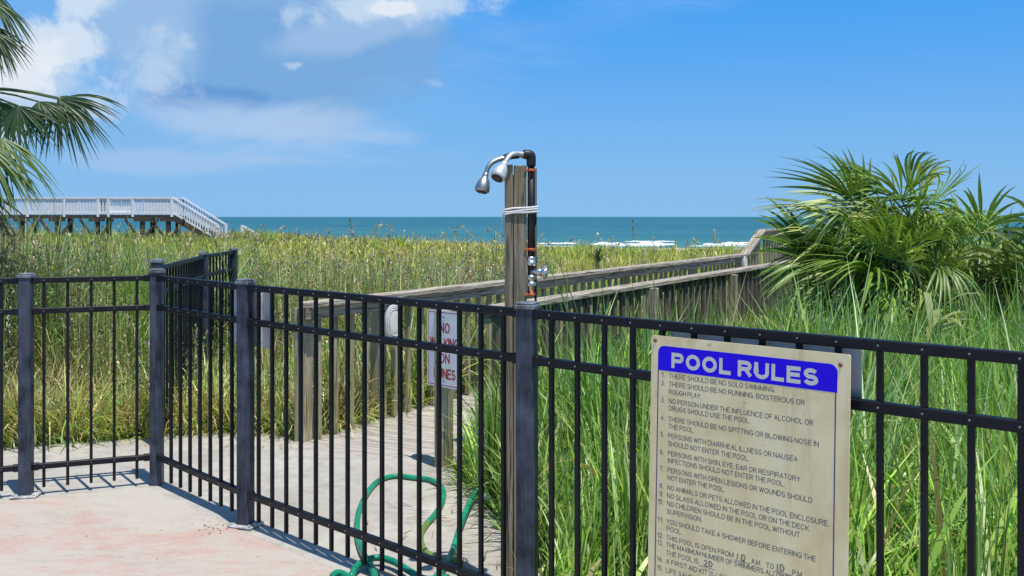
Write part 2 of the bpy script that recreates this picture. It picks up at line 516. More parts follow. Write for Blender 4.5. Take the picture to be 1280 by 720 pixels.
class MB:
    """collects boxes, tubes and lathes and links them as ONE mesh object with UVs along the grain"""

    def __init__(self):
        self.bm = bmesh.new()
        self.uv = self.bm.loops.layers.uv.new('UVMap')

    def _uvbox(self, faces, inv, dims, off, smooth=False):
        ax = max(range(3), key=lambda i: dims[i])
        for f in faces:
            n = inv.to_3x3() @ f.normal
            na = max(range(3), key=lambda i: abs(n[i]))
            others = [i for i in range(3) if i != na]
            if ax in others:
                others.remove(ax)
                o2 = others[0]
                for l in f.loops:
                    p = inv @ l.vert.co
                    l[self.uv].uv = (p[ax] + off, p[o2] + off * 1.7 + na * 0.31)
            else:
                for l in f.loops:
                    p = inv @ l.vert.co
                    l[self.uv].uv = (p[others[0]] * 0.2 + off, p[others[1]] + off)

    def box(self, cx, cy, cz, sx, sy, sz, rot=None, bevel=0.0, mi=0):
        mtx = Matrix.Translation((cx, cy, cz))
        if rot is not None:
            mtx = mtx @ (rot.to_4x4() if not isinstance(rot, (int, float)) else Matrix.Rotation(rot, 4, 'Z'))
        r = bmesh.ops.create_cube(self.bm, size=1.0, matrix=mtx @ Matrix.Diagonal((sx, sy, sz, 1)))
        vs = r['verts']
        if bevel:
            es = list({e for v in vs for e in v.link_edges})
            rb = bmesh.ops.bevel(self.bm, geom=es, offset=bevel, segments=1, affect='EDGES', profile=0.5)
            faces = list(rb['faces'])
            vs = list({v for f in rb['faces'] for v in f.verts})
            faces = list({f for v in vs for f in v.link_faces})
        else:
            faces = list({f for v in vs for f in v.link_faces})
        for f in faces:
            f.normal_update()
            f.material_index = mi
        self._uvbox(faces, mtx.inverted(), (sx, sy, sz), random.random() * 30)
        return vs

    def beam(self, a, b, w, h, bevel=0.0, mi=0, up=Vector((0, 0, 1)), roll=0.0):
        """a bar from a to b, w across (level) and h in the upright direction"""
        a, b = Vector(a), Vector(b)
        d = b - a
        L = d.length
        x = d.normalized()
        if abs(x.dot(up)) > 0.99:
            up = Vector((0, 1, 0))
        y = up.cross(x).normalized()
        z = x.cross(y)
        m3 = Matrix((x, y, z)).transposed()
        if roll:
            m3 = m3 @ Matrix.Rotation(roll, 3, 'X')
        c = (a + b) / 2
        return self.box(c.x, c.y, c.z, L, w, h, m3, bevel, mi)

    def tube(self, pts, r, n=10, mi=0, caps=True):
        pts = [Vector(p) for p in pts]
        rs = r if isinstance(r, (list, tuple)) else [r] * len(pts)
        rings = []
        prev = None
        for i, p in enumerate(pts):
            t = (pts[min(i + 1, len(pts) - 1)] - pts[max(i - 1, 0)]).normalized()
            if prev is None:
                ref = Vector((0, 0, 1)) if abs(t.z) < 0.9 else Vector((1, 0, 0))
                u = t.cross(ref).normalized()
            else:
                u = (prev - t * prev.dot(t)).normalized()
            prev = u
            w = t.cross(u)
            rings.append([self.bm.verts.new(p + (u * math.cos(2 * math.pi * k / n) + w * math.sin(2 * math.pi * k / n)) * rs[i]) for k in range(n)])
        L = 0
        for i in range(len(rings) - 1):
            L2 = L + (pts[i + 1] - pts[i]).length
            for k in range(n):
                f = self.bm.faces.new((rings[i][k], rings[i][(k + 1) % n], rings[i + 1][(k + 1) % n], rings[i + 1][k]))
                f.smooth = True
                f.material_index = mi
                for l, uv in zip(f.loops, ((L, k / n * 0.2), (L, (k + 1) / n * 0.2), (L2, (k + 1) / n * 0.2), (L2, k / n * 0.2))):
                    l[self.uv].uv = uv
            L = L2
        if caps:
            for rg, fl in ((rings[0], True), (rings[-1], False)):
                f = self.bm.faces.new(rg[::-1] if not fl else rg)
                f.material_index = mi
        return self

    def poly(self, pts, z0, z1, mi=0):
        """upright prism over a plan outline"""
        lo = [self.bm.verts.new((x, y, z0)) for x, y in pts]
        hi = [self.bm.verts.new((x, y, z1)) for x, y in pts]
        n = len(pts)
        self.bm.faces.new(hi)
        self.bm.faces.new(lo[::-1])
        for i in range(n):
            self.bm.faces.new((lo[i], lo[(i + 1) % n], hi[(i + 1) % n], hi[i]))
        return self

    def build(self, name, mats, parent=None, label=None, recalc=True):
        if recalc:
            bmesh.ops.recalc_face_normals(self.bm, faces=self.bm.faces)
        me = bpy.data.meshes.new(name)
        self.bm.to_mesh(me)
        self.bm.free()
        if not isinstance(mats, (list, tuple)):
            mats = [mats]
        for m in mats:
            me.materials.append(m)
        o = bpy.data.objects.new(name, me)
        if parent is not None:
            o.parent = parent
        C.objects.link(o)
        if label:
            o['label'] = label
        return o


def smooth_path(pts, sub=8):
    """Catmull-Rom through the points"""
    P = [Vector(p) for p in pts]
    P = [P[0] * 2 - P[1]] + P + [P[-1] * 2 - P[-2]]
    out = []
    for i in range(1, len(P) - 2):
        for s in range(sub):
            t = s / sub
            a, b, c, d = P[i - 1], P[i], P[i + 1], P[i + 2]
            out.append(0.5 * ((2 * b) + (c - a) * t + (2 * a - 5 * b + 4 * c - d) * t * t + (3 * b - a - 3 * c + d) * t ** 3))
    out.append(P[-2])
    return out


def array_mesh(name, verts, quads, tint, mat, parent=None):
    """one mesh straight from arrays; tint is one colour per vertex"""
    me = bpy.data.meshes.new(name)
    nv, nf = len(verts), len(quads)
    me.vertices.add(nv)
    me.vertices.foreach_set('co', np.ascontiguousarray(verts, dtype=np.float32).ravel())
    me.loops.add(nf * 4)
    me.loops.foreach_set('vertex_index', np.ascontiguousarray(quads, dtype=np.int32).ravel())
    me.polygons.add(nf)
    me.polygons.foreach_set('loop_start', np.arange(0, nf * 4, 4, dtype=np.int32))
    try:
        me.polygons.foreach_set('loop_total', np.full(nf, 4, dtype=np.int32))
    except Exception:
        pass
    at = me.attributes.new('tint', 'FLOAT_COLOR', 'POINT')
    rgba = np.ones((nv, 4), dtype=np.float32)
    rgba[:, :3] = tint
    at.data.foreach_set('color', rgba.ravel())
    me.update(calc_edges=True)
    me.materials.append(mat)
    o = bpy.data.objects.new(name, me)
    if parent is not None:
        o.parent = parent
    C.objects.link(o)
    return o


def join_arrays(parts):
    V, Q, T = [], [], []
    off = 0
    for v, q, t in parts:
        V.append(v)
        Q.append(q + off)
        T.append(t)
        off += len(v)
    return np.concatenate(V), np.concatenate(Q), np.concatenate(T)


_wav = [(RNG.uniform(-1, 1), RNG.uniform(-1, 1), RNG.uniform(0, 6.28)) for _ in range(24)]


def wob(x, y, s):
    """smooth wandering value, roughly -1..1, features about 1/s metres wide"""
    r = 0
    for i, (a, b, p) in enumerate(_wav):
        f = 1.0 + (i % 4) * 0.8
        r = r + np.sin((a * x + b * y) * s * f * 3.0 + p) / (1 + (i % 4) * 0.5)
    return r / 5.0


def sstep(a, b, x):
    t = np.clip((x - a) / (b - a), 0, 1)
    return t * t * (3 - 2 * t)


def height(x, y):
    """dune terrain; the pool terrace is a cut at 0"""
    x = np.asarray(x, float)
    y = np.asarray(y, float)
    left = 1 - sstep(-3.0, 6.0, x - 0.03 * y)
    z = -0.06 - 0.10 * sstep(-0.5, 2.0, x) * sstep(2, 4, y)
    far = sstep(9, 34, y)
    z = z + far * (left * 0.10 - (1 - left) * 0.13)
    z = z + far * 0.17 * wob(x, y, 0.07) + sstep(14, 24, y) * 0.07 * wob(x + 9, y, 0.2) + sstep(6, 12, y) * 0.05 * wob(x, y, 0.35)
    end = 44 + 26 * sstep(0, 22, -x)
    drop = sstep(0, 38, y - end)
    z = z * (1 - drop) + drop * (-2.75)
    z = z - 0.9 * sstep(110, 220, y)
    return z


# ------------------------------------------------------------------ setting: ground, sea, deck, slab
xs = np.concatenate([-np.geomspace(400, 8, 24), np.linspace(-7.6, 11, 62), np.geomspace(12, 400, 24)])
ys = np.concatenate([np.linspace(-30, 1.5, 8), np.linspace(2, 20, 60), np.geomspace(21, 260, 60)])
X, Y = np.meshgrid(xs, ys, indexing='ij')
Z = height(X, Y)
V = np.stack([X, Y, Z], -1).reshape(-1, 3)
ny = len(ys)
I, J = np.meshgrid(np.arange(len(xs) - 1), np.arange(ny - 1), indexing='ij')
b0 = (I * ny + J).ravel()
Q = np.stack([b0, b0 + ny, b0 + ny + 1, b0 + 1], -1)
gobj = array_mesh('ground', V, Q, np.full((len(V), 3), 0.2), M['ground'])
gobj.data.polygons.foreach_set('use_smooth', [True] * len(gobj.data.polygons))
tag(gobj, kind='structure')

mb = MB()
ring = [(-30000, 118), (30000, 118), (30000, 50000), (-30000, 50000)]
vs = [mb.bm.verts.new((x, y, -3.0)) for x, y in ring]
mb.bm.faces.new(vs)
tag(mb.build('sea', M['sea']), kind='structure')


def surf_line(x0, x1, y, amp, hgt, dep):
    """a low irregular breaking crest"""
    n = max(12, int((x1 - x0) / 0.5))
    m = MB()
    rows = []
    for i in range(n + 1):
        t = i / n
        x = x0 + (x1 - x0) * t
        e = min(1.0, 5 * t, 5 * (1 - t)) ** 0.6
        jit = (0.75 + 0.35 * math.sin(i * 0.9 + y) * math.sin(i * 0.37)) * random.uniform(0.8, 1.15) * e
        yy = y + amp * math.sin(t * 7 + y) + random.uniform(-0.5, 0.5)
        prof = [(-dep * random.uniform(0.7, 1.5) * e, 0.0), (-0.45 * dep * e, 0.35 * hgt * jit), (-0.05, hgt * jit), (0.5 * dep * e, 0.3 * hgt * jit), (dep * e, 0.0)]
        rows.append([m.bm.verts.new((x, yy + a, -2.995 + b)) for a, b in prof])
    for r0, r1 in zip(rows, rows[1:]):
        for k in range(4):
            m.bm.faces.new((r0[k], r1[k], r1[k + 1], r0[k + 1]))
    return m


for args in ((12.5, 19.0, 167, 0.6, 0.42, 2.2), (18.2, 26.5, 165.5, 0.6, 0.50, 2.6), (30.5, 38.0, 164, 0.6, 0.46, 2.0), (13.5, 24.0, 158, 0.5, 0.16, 1.4), (27.0, 36.0, 157, 0.5, 0.14, 1.2), (-9, 10, 156, 0.6, 0.2, 1.6), (42, 58, 170, 0.8, 0.35, 2.0), (-70, -30, 172, 0.8, 0.3, 2.0),
             (4.0, 11.5, 171, 0.5, 0.22, 1.2), (36.5, 41, 176, 0.5, 0.22, 1.0), (20, 30, 186, 0.5, 0.16, 0.8)):
    tag(surf_line(*args).build('surf', M['foam']), kind='structure')

# fence geometry on plan
E307 = Vector((-1.294, 4.974))
E196 = Vector((-1.994, 5.749))
E33 = Vector((-2.61, 5.50))
DG = Vector((1.0117, -1.0)).normalized()            # diagonal fence, towards the right foreground
NG = Vector((-DG.y, DG.x))
NG = -NG if NG.y > 0 else NG                        # towards the pool
E663 = E307 + DG * 1.895
E1416 = E307 + DG * 3.79
DL = (E33 - E196).normalized()
EL2 = E33 + DL * 1.895
EL3 = EL2 + DL * 1.895


def off(p, n, d):
    return (p.x + n.x * d, p.y + n.y * d)


NL = Vector((-DL.y, DL.x))
NL = -NL if NL.y > 0 else NL
mb = MB()
far_r = E307 + DG * 9
mb.poly([off(EL3, NL, 0.065), (E196.x - 0.03, E196.y - 0.075), off(E307, NG, 0.06), off(far_r, NG, 0.06), (6, -9), (-9, -9)][::-1], -0.16, 0.0)
tag(mb.build('pool_deck', M['deck']), kind='structure')
mb = MB()
slab = [off(EL3, NL, 0.059), (E196.x - 0.03, E196.y - 0.069), off(E307, NG, 0.054), off(E307 + DG * 1.9, NG, 0.054), (0.18, 4.05), (0.02, 4.7), (-0.12, 5.3), (-0.27, 5.9), (-0.40, 6.22), (-1.34, 6.84),
        (-1.62, 7.12), (-2.1, 7.16), (-2.5, 6.98), (-3.2, 6.72), (-5.6, 5.85)]
mb.poly(slab[::-1], -0.14, -0.003)
tag(mb.build('concrete_path', M['slab']), kind='structure')

# ------------------------------------------------------------------ black metal fence
H_POST, Z_TOP, Z_MID, Z_BOT = 1.175, 1.158, 0.993, 0.155


def fence_post(parent, p, rot, h=H_POST, plate=False, w=0.064):
    m = MB()
    m.box(p.x, p.y, h / 2, w, w, h, rot, 0.004)
    po = m.build('post', M['fence_post'], parent)
    m = MB()
    m.box(p.x, p.y, h + 0.006, w + 0.012, w + 0.012, 0.016, rot, 0.003)
    m.box(p.x, p.y, h + 0.018, w + 0.004, w + 0.004, 0.012, rot, 0.005)
    m.build('cap', M['cap'], po)
    if plate:
        m = MB()
        m.box(p.x, p.y, 0.006, w * 2.1, w * 1.9, 0.010, rot, 0.003)
        for sx in (-1, 1):
            for sy in (-1, 1):
                q = Matrix.Rotation(rot, 2) @ Vector((sx * w * 0.8, sy * w * 0.72))
                m.tube([(p.x + q.x, p.y + q.y, 0.010), (p.x + q.x, p.y + q.y, 0.020)], 0.007, 6)
        m.build('base_plate', M['plate'], po)
    return po


def fence_panel(parent, a, b, pitch, s0, n, ha=0.0, hb=0.0, front=None, rivets=True, zoff=0.0):
    d = (b - a)
    L = d.length
    d = d / L
    ang = math.atan2(d.y, d.x)
    for z in (Z_TOP, Z_MID, Z_BOT):
        m = MB()
        m.beam((a.x + d.x * 0.03, a.y + d.y * 0.03, z + zoff + ha), (b.x - d.x * 0.03, b.y - d.y * 0.03, z + zoff + hb), 0.027, 0.030, 0.003)
        for e, s in ((a, 1), (b, -1)):      # bracket cups at the posts
            c = e + d * s * 0.047
            m.box(c.x, c.y, z + zoff + (ha if s > 0 else hb), 0.034, 0.034, 0.037, ang, 0.003)
        if rivets and front is not None:
            for k in range(n):
                c = a + d * (s0 + k * pitch) + front * 0.0135
                m.tube([(c.x - front.x * 0.003, c.y - front.y * 0.003, z + zoff), (c.x + front.x * 0.0022, c.y + front.y * 0.0022, z + zoff)], [0.0036, 0.0028], 6, mi=1)
        m.build('rail', [M['fence'], M['rivet']], parent)
    for k in range(n):
        c = a + d * (s0 + k * pitch)
        hh = ha + (hb - ha) * (s0 + k * pitch) / L + zoff
        m = MB()
        m.box(c.x, c.y, (0.04 + Z_TOP - 0.012) / 2 + hh, 0.016, 0.016, Z_TOP - 0.012 - 0.04, ang, 0.0015)
        m.build('picket', M['fence'], parent)


fl = empty('metal_fence', (0, 0, 0), 'black metal picket fence facing the camera at far left, post on a scuffed base plate', 'fence', 'black pool fences')
fence_post(fl, E33, R(7), plate=True)
fence_post(fl, EL2, R(7), plate=True)
fence_panel(fl, E196 + DL * 0.005, E33, 0.118, 0.10, 5, front=NL)
fence_panel(fl, E33, EL2, 0.1184, 0.1184, 15, front=NL)
fd = empty('metal_fence', (0, 0, 0), 'black metal picket fence running diagonally from the corner post, carrying the pool rules sign', 'fence', 'black pool fences')
fence_post(fd, E196, R(2), h=1.185)
fence_post(fd, E307, R(-20), plate=True)
fence_post(fd, E663, R(-20), plate=True)
fence_post(fd, E1416, R(-20), plate=True)
fence_panel(fd, E196, E307, 0.1187, 0.19, 7, front=NG)
fence_panel(fd, E307, E663, 0.1184, 0.1184, 15, front=NG)
fence_panel(fd, E663, E1416, 0.1184, 0.1184, 15, front=NG)
fr = empty('metal_fence', (0, 0, 0), 'black metal fence with a sunken end, standing in the tall grass behind the corner post', 'fence', 'black pool fences')
G0, G1, G2 = Vector((-2.335, 6.74)), Vector((-2.655, 8.82)), Vector((-2.705, 9.95))
fence_post(fr, G0, R(0), h=1.20)
fence_post(fr, G1, R(0))
fence_post(fr, G2, R(0))
fence_panel(fr, G0, G1, 0.1184, 0.12, 17, front=None)
fence_panel(fr, G1, G2, 0.1184, 0.10, 9, front=None)

# ------------------------------------------------------------------ lettering helper
def arc(cx, cy, rx, ry, a0, a1, n=9):
    return [(cx + rx * math.cos(R(a0 + (a1 - a0) * i / n)), cy + ry * math.sin(R(a0 + (a1 - a0) * i / n))) for i in range(n + 1)]


# plain grotesque capitals as centre lines in a unit box: (width, strokes)
GL = {
    'A': (0.70, [[(0, 0), (0.5, 1)], [(0.5, 1), (1, 0)], [(0.18, 0.34), (0.82, 0.34)]]),
    'B': (0.66, [[(0, 0), (0, 1)], [(0, 1), (0.6, 1)] + arc(0.62, 0.76, 0.32, 0.24, 90, -90) + [(0, 0.52)], [(0, 0), (0.6, 0)] + arc(0.66, 0.26, 0.34, 0.26, -90, 90) + [(0, 0.52)]]),
    'C': (0.72, [arc(0.5, 0.5, 0.5, 0.5, 42, 318, 18)]),
    'D': (0.70, [[(0, 0), (0, 1)], [(0, 1), (0.45, 1)] + arc(0.48, 0.5, 0.52, 0.5, 90, -90, 12) + [(0, 0)]]),
    'E': (0.60, [[(0, 0), (0, 1)], [(0, 1), (1, 1)], [(0, 0.52), (0.92, 0.52)], [(0, 0), (1, 0)]]),
    'F': (0.57, [[(0, 0), (0, 1)], [(0, 1), (1, 1)], [(0, 0.50), (0.86, 0.50)]]),
    'G': (0.76, [arc(0.5, 0.5, 0.5, 0.5, 42, 330, 18), [(0.55, 0.46), (1, 0.46)], [(1, 0.46), (1, 0.14)]]),
    'H': (0.68, [[(0, 0), (0, 1)], [(1, 0), (1, 1)], [(0, 0.52), (1, 0.52)]]),
    'I': (0.0, [[(0, 0), (0, 1)]]),
    'J': (0.5, [[(1, 1), (1, 0.3)] + arc(0.5, 0.3, 0.5, 0.3, 0, -180, 9)]),
    'K': (0.68, [[(0, 0), (0, 1)], [(0, 0.36), (1, 1)], [(0.34, 0.60), (1, 0)]]),
    'L': (0.54, [[(0, 0), (0, 1)], [(0, 0), (1, 0)]]),
    'M': (0.84, [[(0, 0), (0, 1)], [(0, 1), (0.5, 0.05)], [(0.5, 0.05), (1, 1)], [(1, 0), (1, 1)]]),
    'N': (0.69, [[(0, 0), (0, 1)], [(0, 1), (1, 0)], [(1, 0), (1, 1)]]),
    'O': (0.76, [arc(0.5, 0.5, 0.5, 0.5, 0, 360, 24)]),
    'P': (0.64, [[(0, 0), (0, 1)], [(0, 1), (0.62, 1)] + arc(0.66, 0.73, 0.34, 0.27, 90, -90) + [(0, 0.46)]]),
    'R': (0.68, [[(0, 0), (0, 1)], [(0, 1), (0.62, 1)] + arc(0.64, 0.745, 0.32, 0.255, 90, -90) + [(0, 0.49)], [(0.55, 0.49), (1, 0)]]),
    'S': (0.66, [arc(0.5, 0.745, 0.45, 0.255, 25, 255, 12) + arc(0.5, 0.26, 0.48, 0.26, 75, -165, 12)]),
    'T': (0.62, [[(0.5, 0), (0.5, 1)], [(0, 1), (1, 1)]]),
    'U': (0.68, [[(0, 1), (0, 0.36)] + arc(0.5, 0.36, 0.5, 0.36, 180, 360, 12) + [(1, 1)]]),
    'V': (0.66, [[(0, 1), (0.5, 0)], [(0.5, 0), (1, 1)]]),
    'W': (0.96, [[(0, 1), (0.25, 0)], [(0.25, 0), (0.5, 1)], [(0.5, 1), (0.75, 0)], [(0.75, 0), (1, 1)]]),
    'X': (0.66, [[(0, 0), (1, 1)], [(0, 1), (1, 0)]]),
    'Y': (0.66, [[(0, 1), (0.5, 0.45)], [(1, 1), (0.5, 0.45)], [(0.5, 0.45), (0.5, 0)]]),
    '0': (0.52, [arc(0.5, 0.5, 0.5, 0.5, 0, 360, 20)]),
    '1': (0.26, [[(1, 0), (1, 1)], [(1, 1), (0, 0.76)]]),
    '2': (0.52, [arc(0.5, 0.72, 0.48, 0.28, 165, -35, 10) + [(0, 0)], [(0, 0), (1, 0)]]),
    '3': (0.52, [arc(0.48, 0.75, 0.42, 0.25, 160, -90, 10), arc(0.48, 0.26, 0.50, 0.26, 90, -160, 10)]),
    '4': (0.54, [[(0.75, 0), (0.75, 1)], [(0.75, 1), (0, 0.28)], [(0, 0.28), (1, 0.28)]]),
    '5': (0.52, [[(0.9, 1), (0.2, 1)], [(0.2, 1), (0.08, 0.50)], [(0.08, 0.50)] + arc(0.48, 0.33, 0.5, 0.33, 130, -155, 12)]),
    '6': (0.52, [arc(0.5, 0.30, 0.5, 0.30, 0, 360, 18), arc(0.56, 0.42, 0.56, 0.58, 60, 190, 10)]),
    '7': (0.52, [[(0, 1), (1, 1)], [(1, 1), (0.35, 0)]]),
    '8': (0.52, [arc(0.5, 0.76, 0.42, 0.24, 0, 360, 16), arc(0.5, 0.26, 0.5, 0.26, 0, 360, 16)]),
    '9': (0.52, [arc(0.5, 0.70, 0.5, 0.30, 0, 360, 18), arc(0.44, 0.58, 0.56, 0.58, 10, -120, 10)]),
    '.': (0.0, [[(0, -0.02), (0, 0.03)]]),
    ',': (0.06, [[(1, 0.04), (0, -0.18)]]),
}
_lay = [0]


def text_mesh(m, s, x0, x1, ybase, cap, thick=0.15, zoff=0.0002):
    """adds one line of capitals to the mesh builder, in the sign's own plane (x right, z up, front at -y); thick is the stroke over the cap height"""
    t = thick * cap
    gap = 0.13
    adv, xs_ = 0.0, []
    for ch in s:
        if ch == ' ':
            adv += 0.30
            xs_.append(None)
            continue
        xs_.append(adv)
        adv += GL[ch][0] + thick + gap
    sx = (x1 - x0) / (adv - gap)
    for ch, xo in zip(s, xs_):
        if xo is None:
            continue
        w, strokes = GL[ch]
        for st in strokes:
            P = [Vector((x0 + t / 2 + (xo + px * w) * sx, ybase + t / 2 + pz * (cap - t))) for px, pz in st]
            # square ends
            if len(P) > 1 and (P[0] - P[-1]).length > 1e-5:
                ext = 0.5 if len(P) > 2 or abs(P[0].x - P[1].x) < 1e-6 or abs(P[0].y - P[1].y) < 1e-6 else 0.22
                if ch in 'OCGS0345689' and len(P) > 3:
                    ext = 0.0
                d0, d1 = (P[0] - P[1]).normalized(), (P[-1] - P[-2]).normalized()
                P[0] = P[0] + d0 * t * ext
                P[-1] = P[-1] + d1 * t * ext
            _lay[0] = (_lay[0] + 1) % 9
            z = -(zoff + _lay[0] * 0.00001)
            prev = None
            for i, p in enumerate(P):
                a_ = P[max(i - 1, 0)]
                b_ = P[min(i + 1, len(P) - 1)]
                closed = (P[0] - P[-1]).length < 1e-5
                if closed and i in (0, len(P) - 1):
                    a_, b_ = P[-2], P[1]
                d = (b_ - a_).normalized()
                k_ = 1.0
                if 0 < i < len(P) - 1:
                    e1, e2 = (p - a_).normalized(), (b_ - p).normalized()
                    k_ = 1 / max(0.6, math.sqrt(max(0.0, (1 + e1.dot(e2)) / 2)))
                nn = Vector((-d.y, d.x)) * (t / 2 * k_)
                cur = (m.bm.verts.new((p.x + nn.x, z, p.y + nn.y)), m.bm.verts.new((p.x - nn.x, z, p.y - nn.y)))
                if prev:
                    m.bm.faces.new((prev[0], prev[1], cur[1], cur[0]))
                prev = cur


def rounded(w0, h0, w1, h1, r, corners=(1, 1, 1, 1), n=5):
    """outline of a rectangle with chosen rounded corners (bottom-left first, counter-clockwise)"""
    pts = []
    for (cx, cy, a0), on in zip(((w0, h0, 180), (w1, h0, 270), (w1, h1, 0), (w0, h1, 90)), corners):
        if not on:
            pts.append((cx, cy))
            continue
        ox = cx + (r if a0 in (180, 90) else -r)
        oy = cy + (r if a0 in (180, 270) else -r)
        for i in range(n + 1):
            a = R(a0 + 90 * i / n)
            pts.append((ox + r * math.cos(a), oy + r * math.sin(a)))
    return pts


def plate(m, outline, y0, y1, mi=0):
    """flat sheet in the sign plane from depth y0 (back) to y1 (front)"""
    a = [m.bm.verts.new((x, y0, z)) for x, z in outline]
    b = [m.bm.verts.new((x, y1, z)) for x, z in outline]
    n = len(outline)
    fs = [m.bm.faces.new(a), m.bm.faces.new(b[::-1])]
    for i in range(n):
        fs.append(m.bm.faces.new((a[i], b[i], b[(i + 1) % n], a[(i + 1) % n])))
    for f in fs:
        f.material_index = mi


def frame(m, x0, z0, x1, z1, t, y0, y1, mi=0):
    for a, b, c, d in ((x0, z0, x1, z0 + t), (x0, z1 - t, x1, z1), (x0, z0 + t, x0 + t, z1 - t), (x1 - t, z0 + t, x1, z1 - t)):
        plate(m, [(a, b), (c, b), (c, d), (a, d)], y0, y1, mi)


# ------------------------------------------------------------------ pool rules sign
SW, SH = 0.658, 0.90
so = E307 + DG * 2.478 + NG * 0.045
sg = empty('notice_sign', (so.x, so.y, 1.131), 'stained cream pool rules notice with blue heading, hung on the diagonal black fence', 'sign', rz=math.atan2(DG.y, DG.x))
sg.rotation_euler = (R(-1.6), 0, math.atan2(DG.y, DG.x))
m = MB()
plate(m, rounded(0, -SH, SW, 0, 0.006), 0.004, 0.0)
m.build('board', M['sign_cream'], sg)
m = MB()
plate(m, rounded(0.026, -0.106, 0.622, -0.030, 0.022, (0, 0, 1, 1)), 0.0, -0.0004)
hd = m.build('heading_panel', M['blue_paint'], sg)
m = MB()
text_mesh(m, 'POOL RULES', 0.077, 0.568, -0.0945, 0.0470, 0.245, 0.0006)
m.build('heading_lettering', M['letter_pale'], hd, recalc=False)
m = MB()
plate(m, [(0.026, -0.862), (0.0295, -0.862), (0.0295, -0.106), (0.026, -0.106)], 0.0, -0.0004)
plate(m, [(0.6155, -0.862), (0.619, -0.862), (0.619, -0.106), (0.6155, -0.106)], 0.0, -0.0004)
plate(m, [(0.0295, -0.862), (0.6155, -0.862), (0.6155, -0.8585), (0.0295, -0.8585)], 0.0, -0.0004)
m.build('border_line', M['navy_paint'], sg)
LINES = [
    ('1.', None, 0.127), ('THERE SHOULD BE NO SOLO SWIMMING.', 0.434, 0.127),
    ('2.', None, 0.152), ('THERE SHOULD BE NO RUNNING, BOISTEROUS OR', 0.526, 0.152), ('ROUGH PLAY.', 0.187, 0.176),
    ('3.', None, 0.204), ('NO PERSON UNDER THE INFLUENCE OF ALCOHOL OR', 0.553, 0.204), ('DRUGS SHOULD USE THE POOL.', 0.355, 0.226),
    ('4.', None, 0.259), ('THERE SHOULD BE NO SPITTING OR BLOWING NOSE IN', 0.570, 0.259), ('THE POOL.', 0.164, 0.281),
    ('5.', None, 0.310), ('PERSONS WITH DIARRHEAL ILLNESS OR NAUSEA', 0.507, 0.310), ('SHOULD NOT ENTER THE POOL.', 0.353, 0.334),
    ('6.', None, 0.364), ('PERSONS WITH SKIN, EYE, EAR OR RESPIRATORY', 0.516, 0.364), ('INFECTIONS SHOULD NOT ENTER THE POOL.', 0.468, 0.386),
    ('7.', None, 0.415), ('PERSONS WITH OPEN LESIONS OR WOUNDS SHOULD', 0.553, 0.415), ('NOT ENTER THE POOL.', 0.273, 0.438),
    ('8.', None, 0.468), ('NO ANIMALS OR PETS ALLOWED IN THE POOL ENCLOSURE.', 0.602, 0.468),
    ('9.', None, 0.493), ('NO GLASS ALLOWED IN THE POOL OR ON THE DECK.', 0.548, 0.493),
    ('10.', None, 0.517), ('NO CHILDREN SHOULD BE IN THE POOL WITHOUT', 0.517, 0.517), ('SUPERVISION.', 0.196, 0.541),
    ('11.', None, 0.572), ('YOU SHOULD TAKE A SHOWER BEFORE ENTERING THE', 0.565, 0.572), ('POOL.', 0.126, 0.594),
    ('12.', None, 0.621), ('THIS POOL IS OPEN FROM', 0.307, 0.621),
    ('13.', None, 0.643), ('THE MAXIMUM NUMBER OF SWIMMERS ALLOWED IN', 0.520, 0.643), ('THE POOL IS', 0.187, 0.667),
    ('14.', None, 0.693), ('A FIRST AID KIT IS LOCATED', 0.345, 0.693),
    ('15.', None, 0.720), ('LIFE SAVING', 0.188, 0.720)]
m = MB()
ALL = []
for s, xe, y in LINES:
    if xe is None:
        x0 = 0.040 if len(s) == 2 else 0.034
        ALL.append((s, x0, x0 + 0.0085 * len(s) - 0.004, y))
    else:
        ALL.append((s, 0.069, xe, y))
ALL += [('A.M.', 0.366, 0.397, 0.623), ('TO', 0.414, 0.438, 0.623), ('P.M.', 0.496, 0.528, 0.624)]
for s, xa_, xb_, y in ALL:
    text_mesh(m, s, xa_, xb_, -y, 0.0150, 0.125, 0.0002)
for a, b, y in ((0.311, 0.364, 0.6245), (0.441, 0.495, 0.6255), (0.190, 0.245, 0.670)):
    plate(m, [(a, -y - 0.0013), (b, -y - 0.0013), (b, -y), (a, -y)], -0.0001, -0.0003)
m.build('rules_lettering', M['letter_dark'], sg, recalc=False)
m = MB()


def stroke(m, pts, r=0.0011):
    m.tube([(x, -0.0003, z) for x, z in pts], r, 6)


def oval(cx, cz, rx, rz, n=14):
    return [(cx + rx * math.cos(R(100 + 360 * i / n)), cz + rz * math.sin(R(100 + 360 * i / n))) for i in range(n + 1)]


stroke(m, [(0.319, -0.622), (0.321, -0.605)])
stroke(m, oval(0.339, -0.6135, 0.0068, 0.0088))
stroke(m, [(0.338, -0.622), (0.345, -0.627)])
m.build('handwriting', M['marker'], sg)
m = MB()
stroke(m, [(0.449, -0.624), (0.450, -0.604)])
stroke(m, [(0.458, -0.605), (0.4585, -0.623), (0.468, -0.620), (0.471, -0.612), (0.466, -0.604), (0.457, -0.605)])
m.build('handwriting', M['marker'], sg)
m = MB()
stroke(m, [(0.207, -0.654), (0.213, -0.649), (0.218, -0.654), (0.214, -0.661), (0.207, -0.667), (0.219, -0.667)])
stroke(m, [(0.224, -0.650), (0.2245, -0.667), (0.233, -0.664), (0.2355, -0.657), (0.231, -0.650), (0.223, -0.650)])
m.build('handwriting', M['marker'], sg)
for x, z in ((0.014, -0.016), (SW - 0.028, -0.030)):
    m = MB()
    m.tube([(x, 0.0, z), (x, -0.004, z)], [0.0068, 0.005], 10)
    m.build('screw', M['screw'], sg)

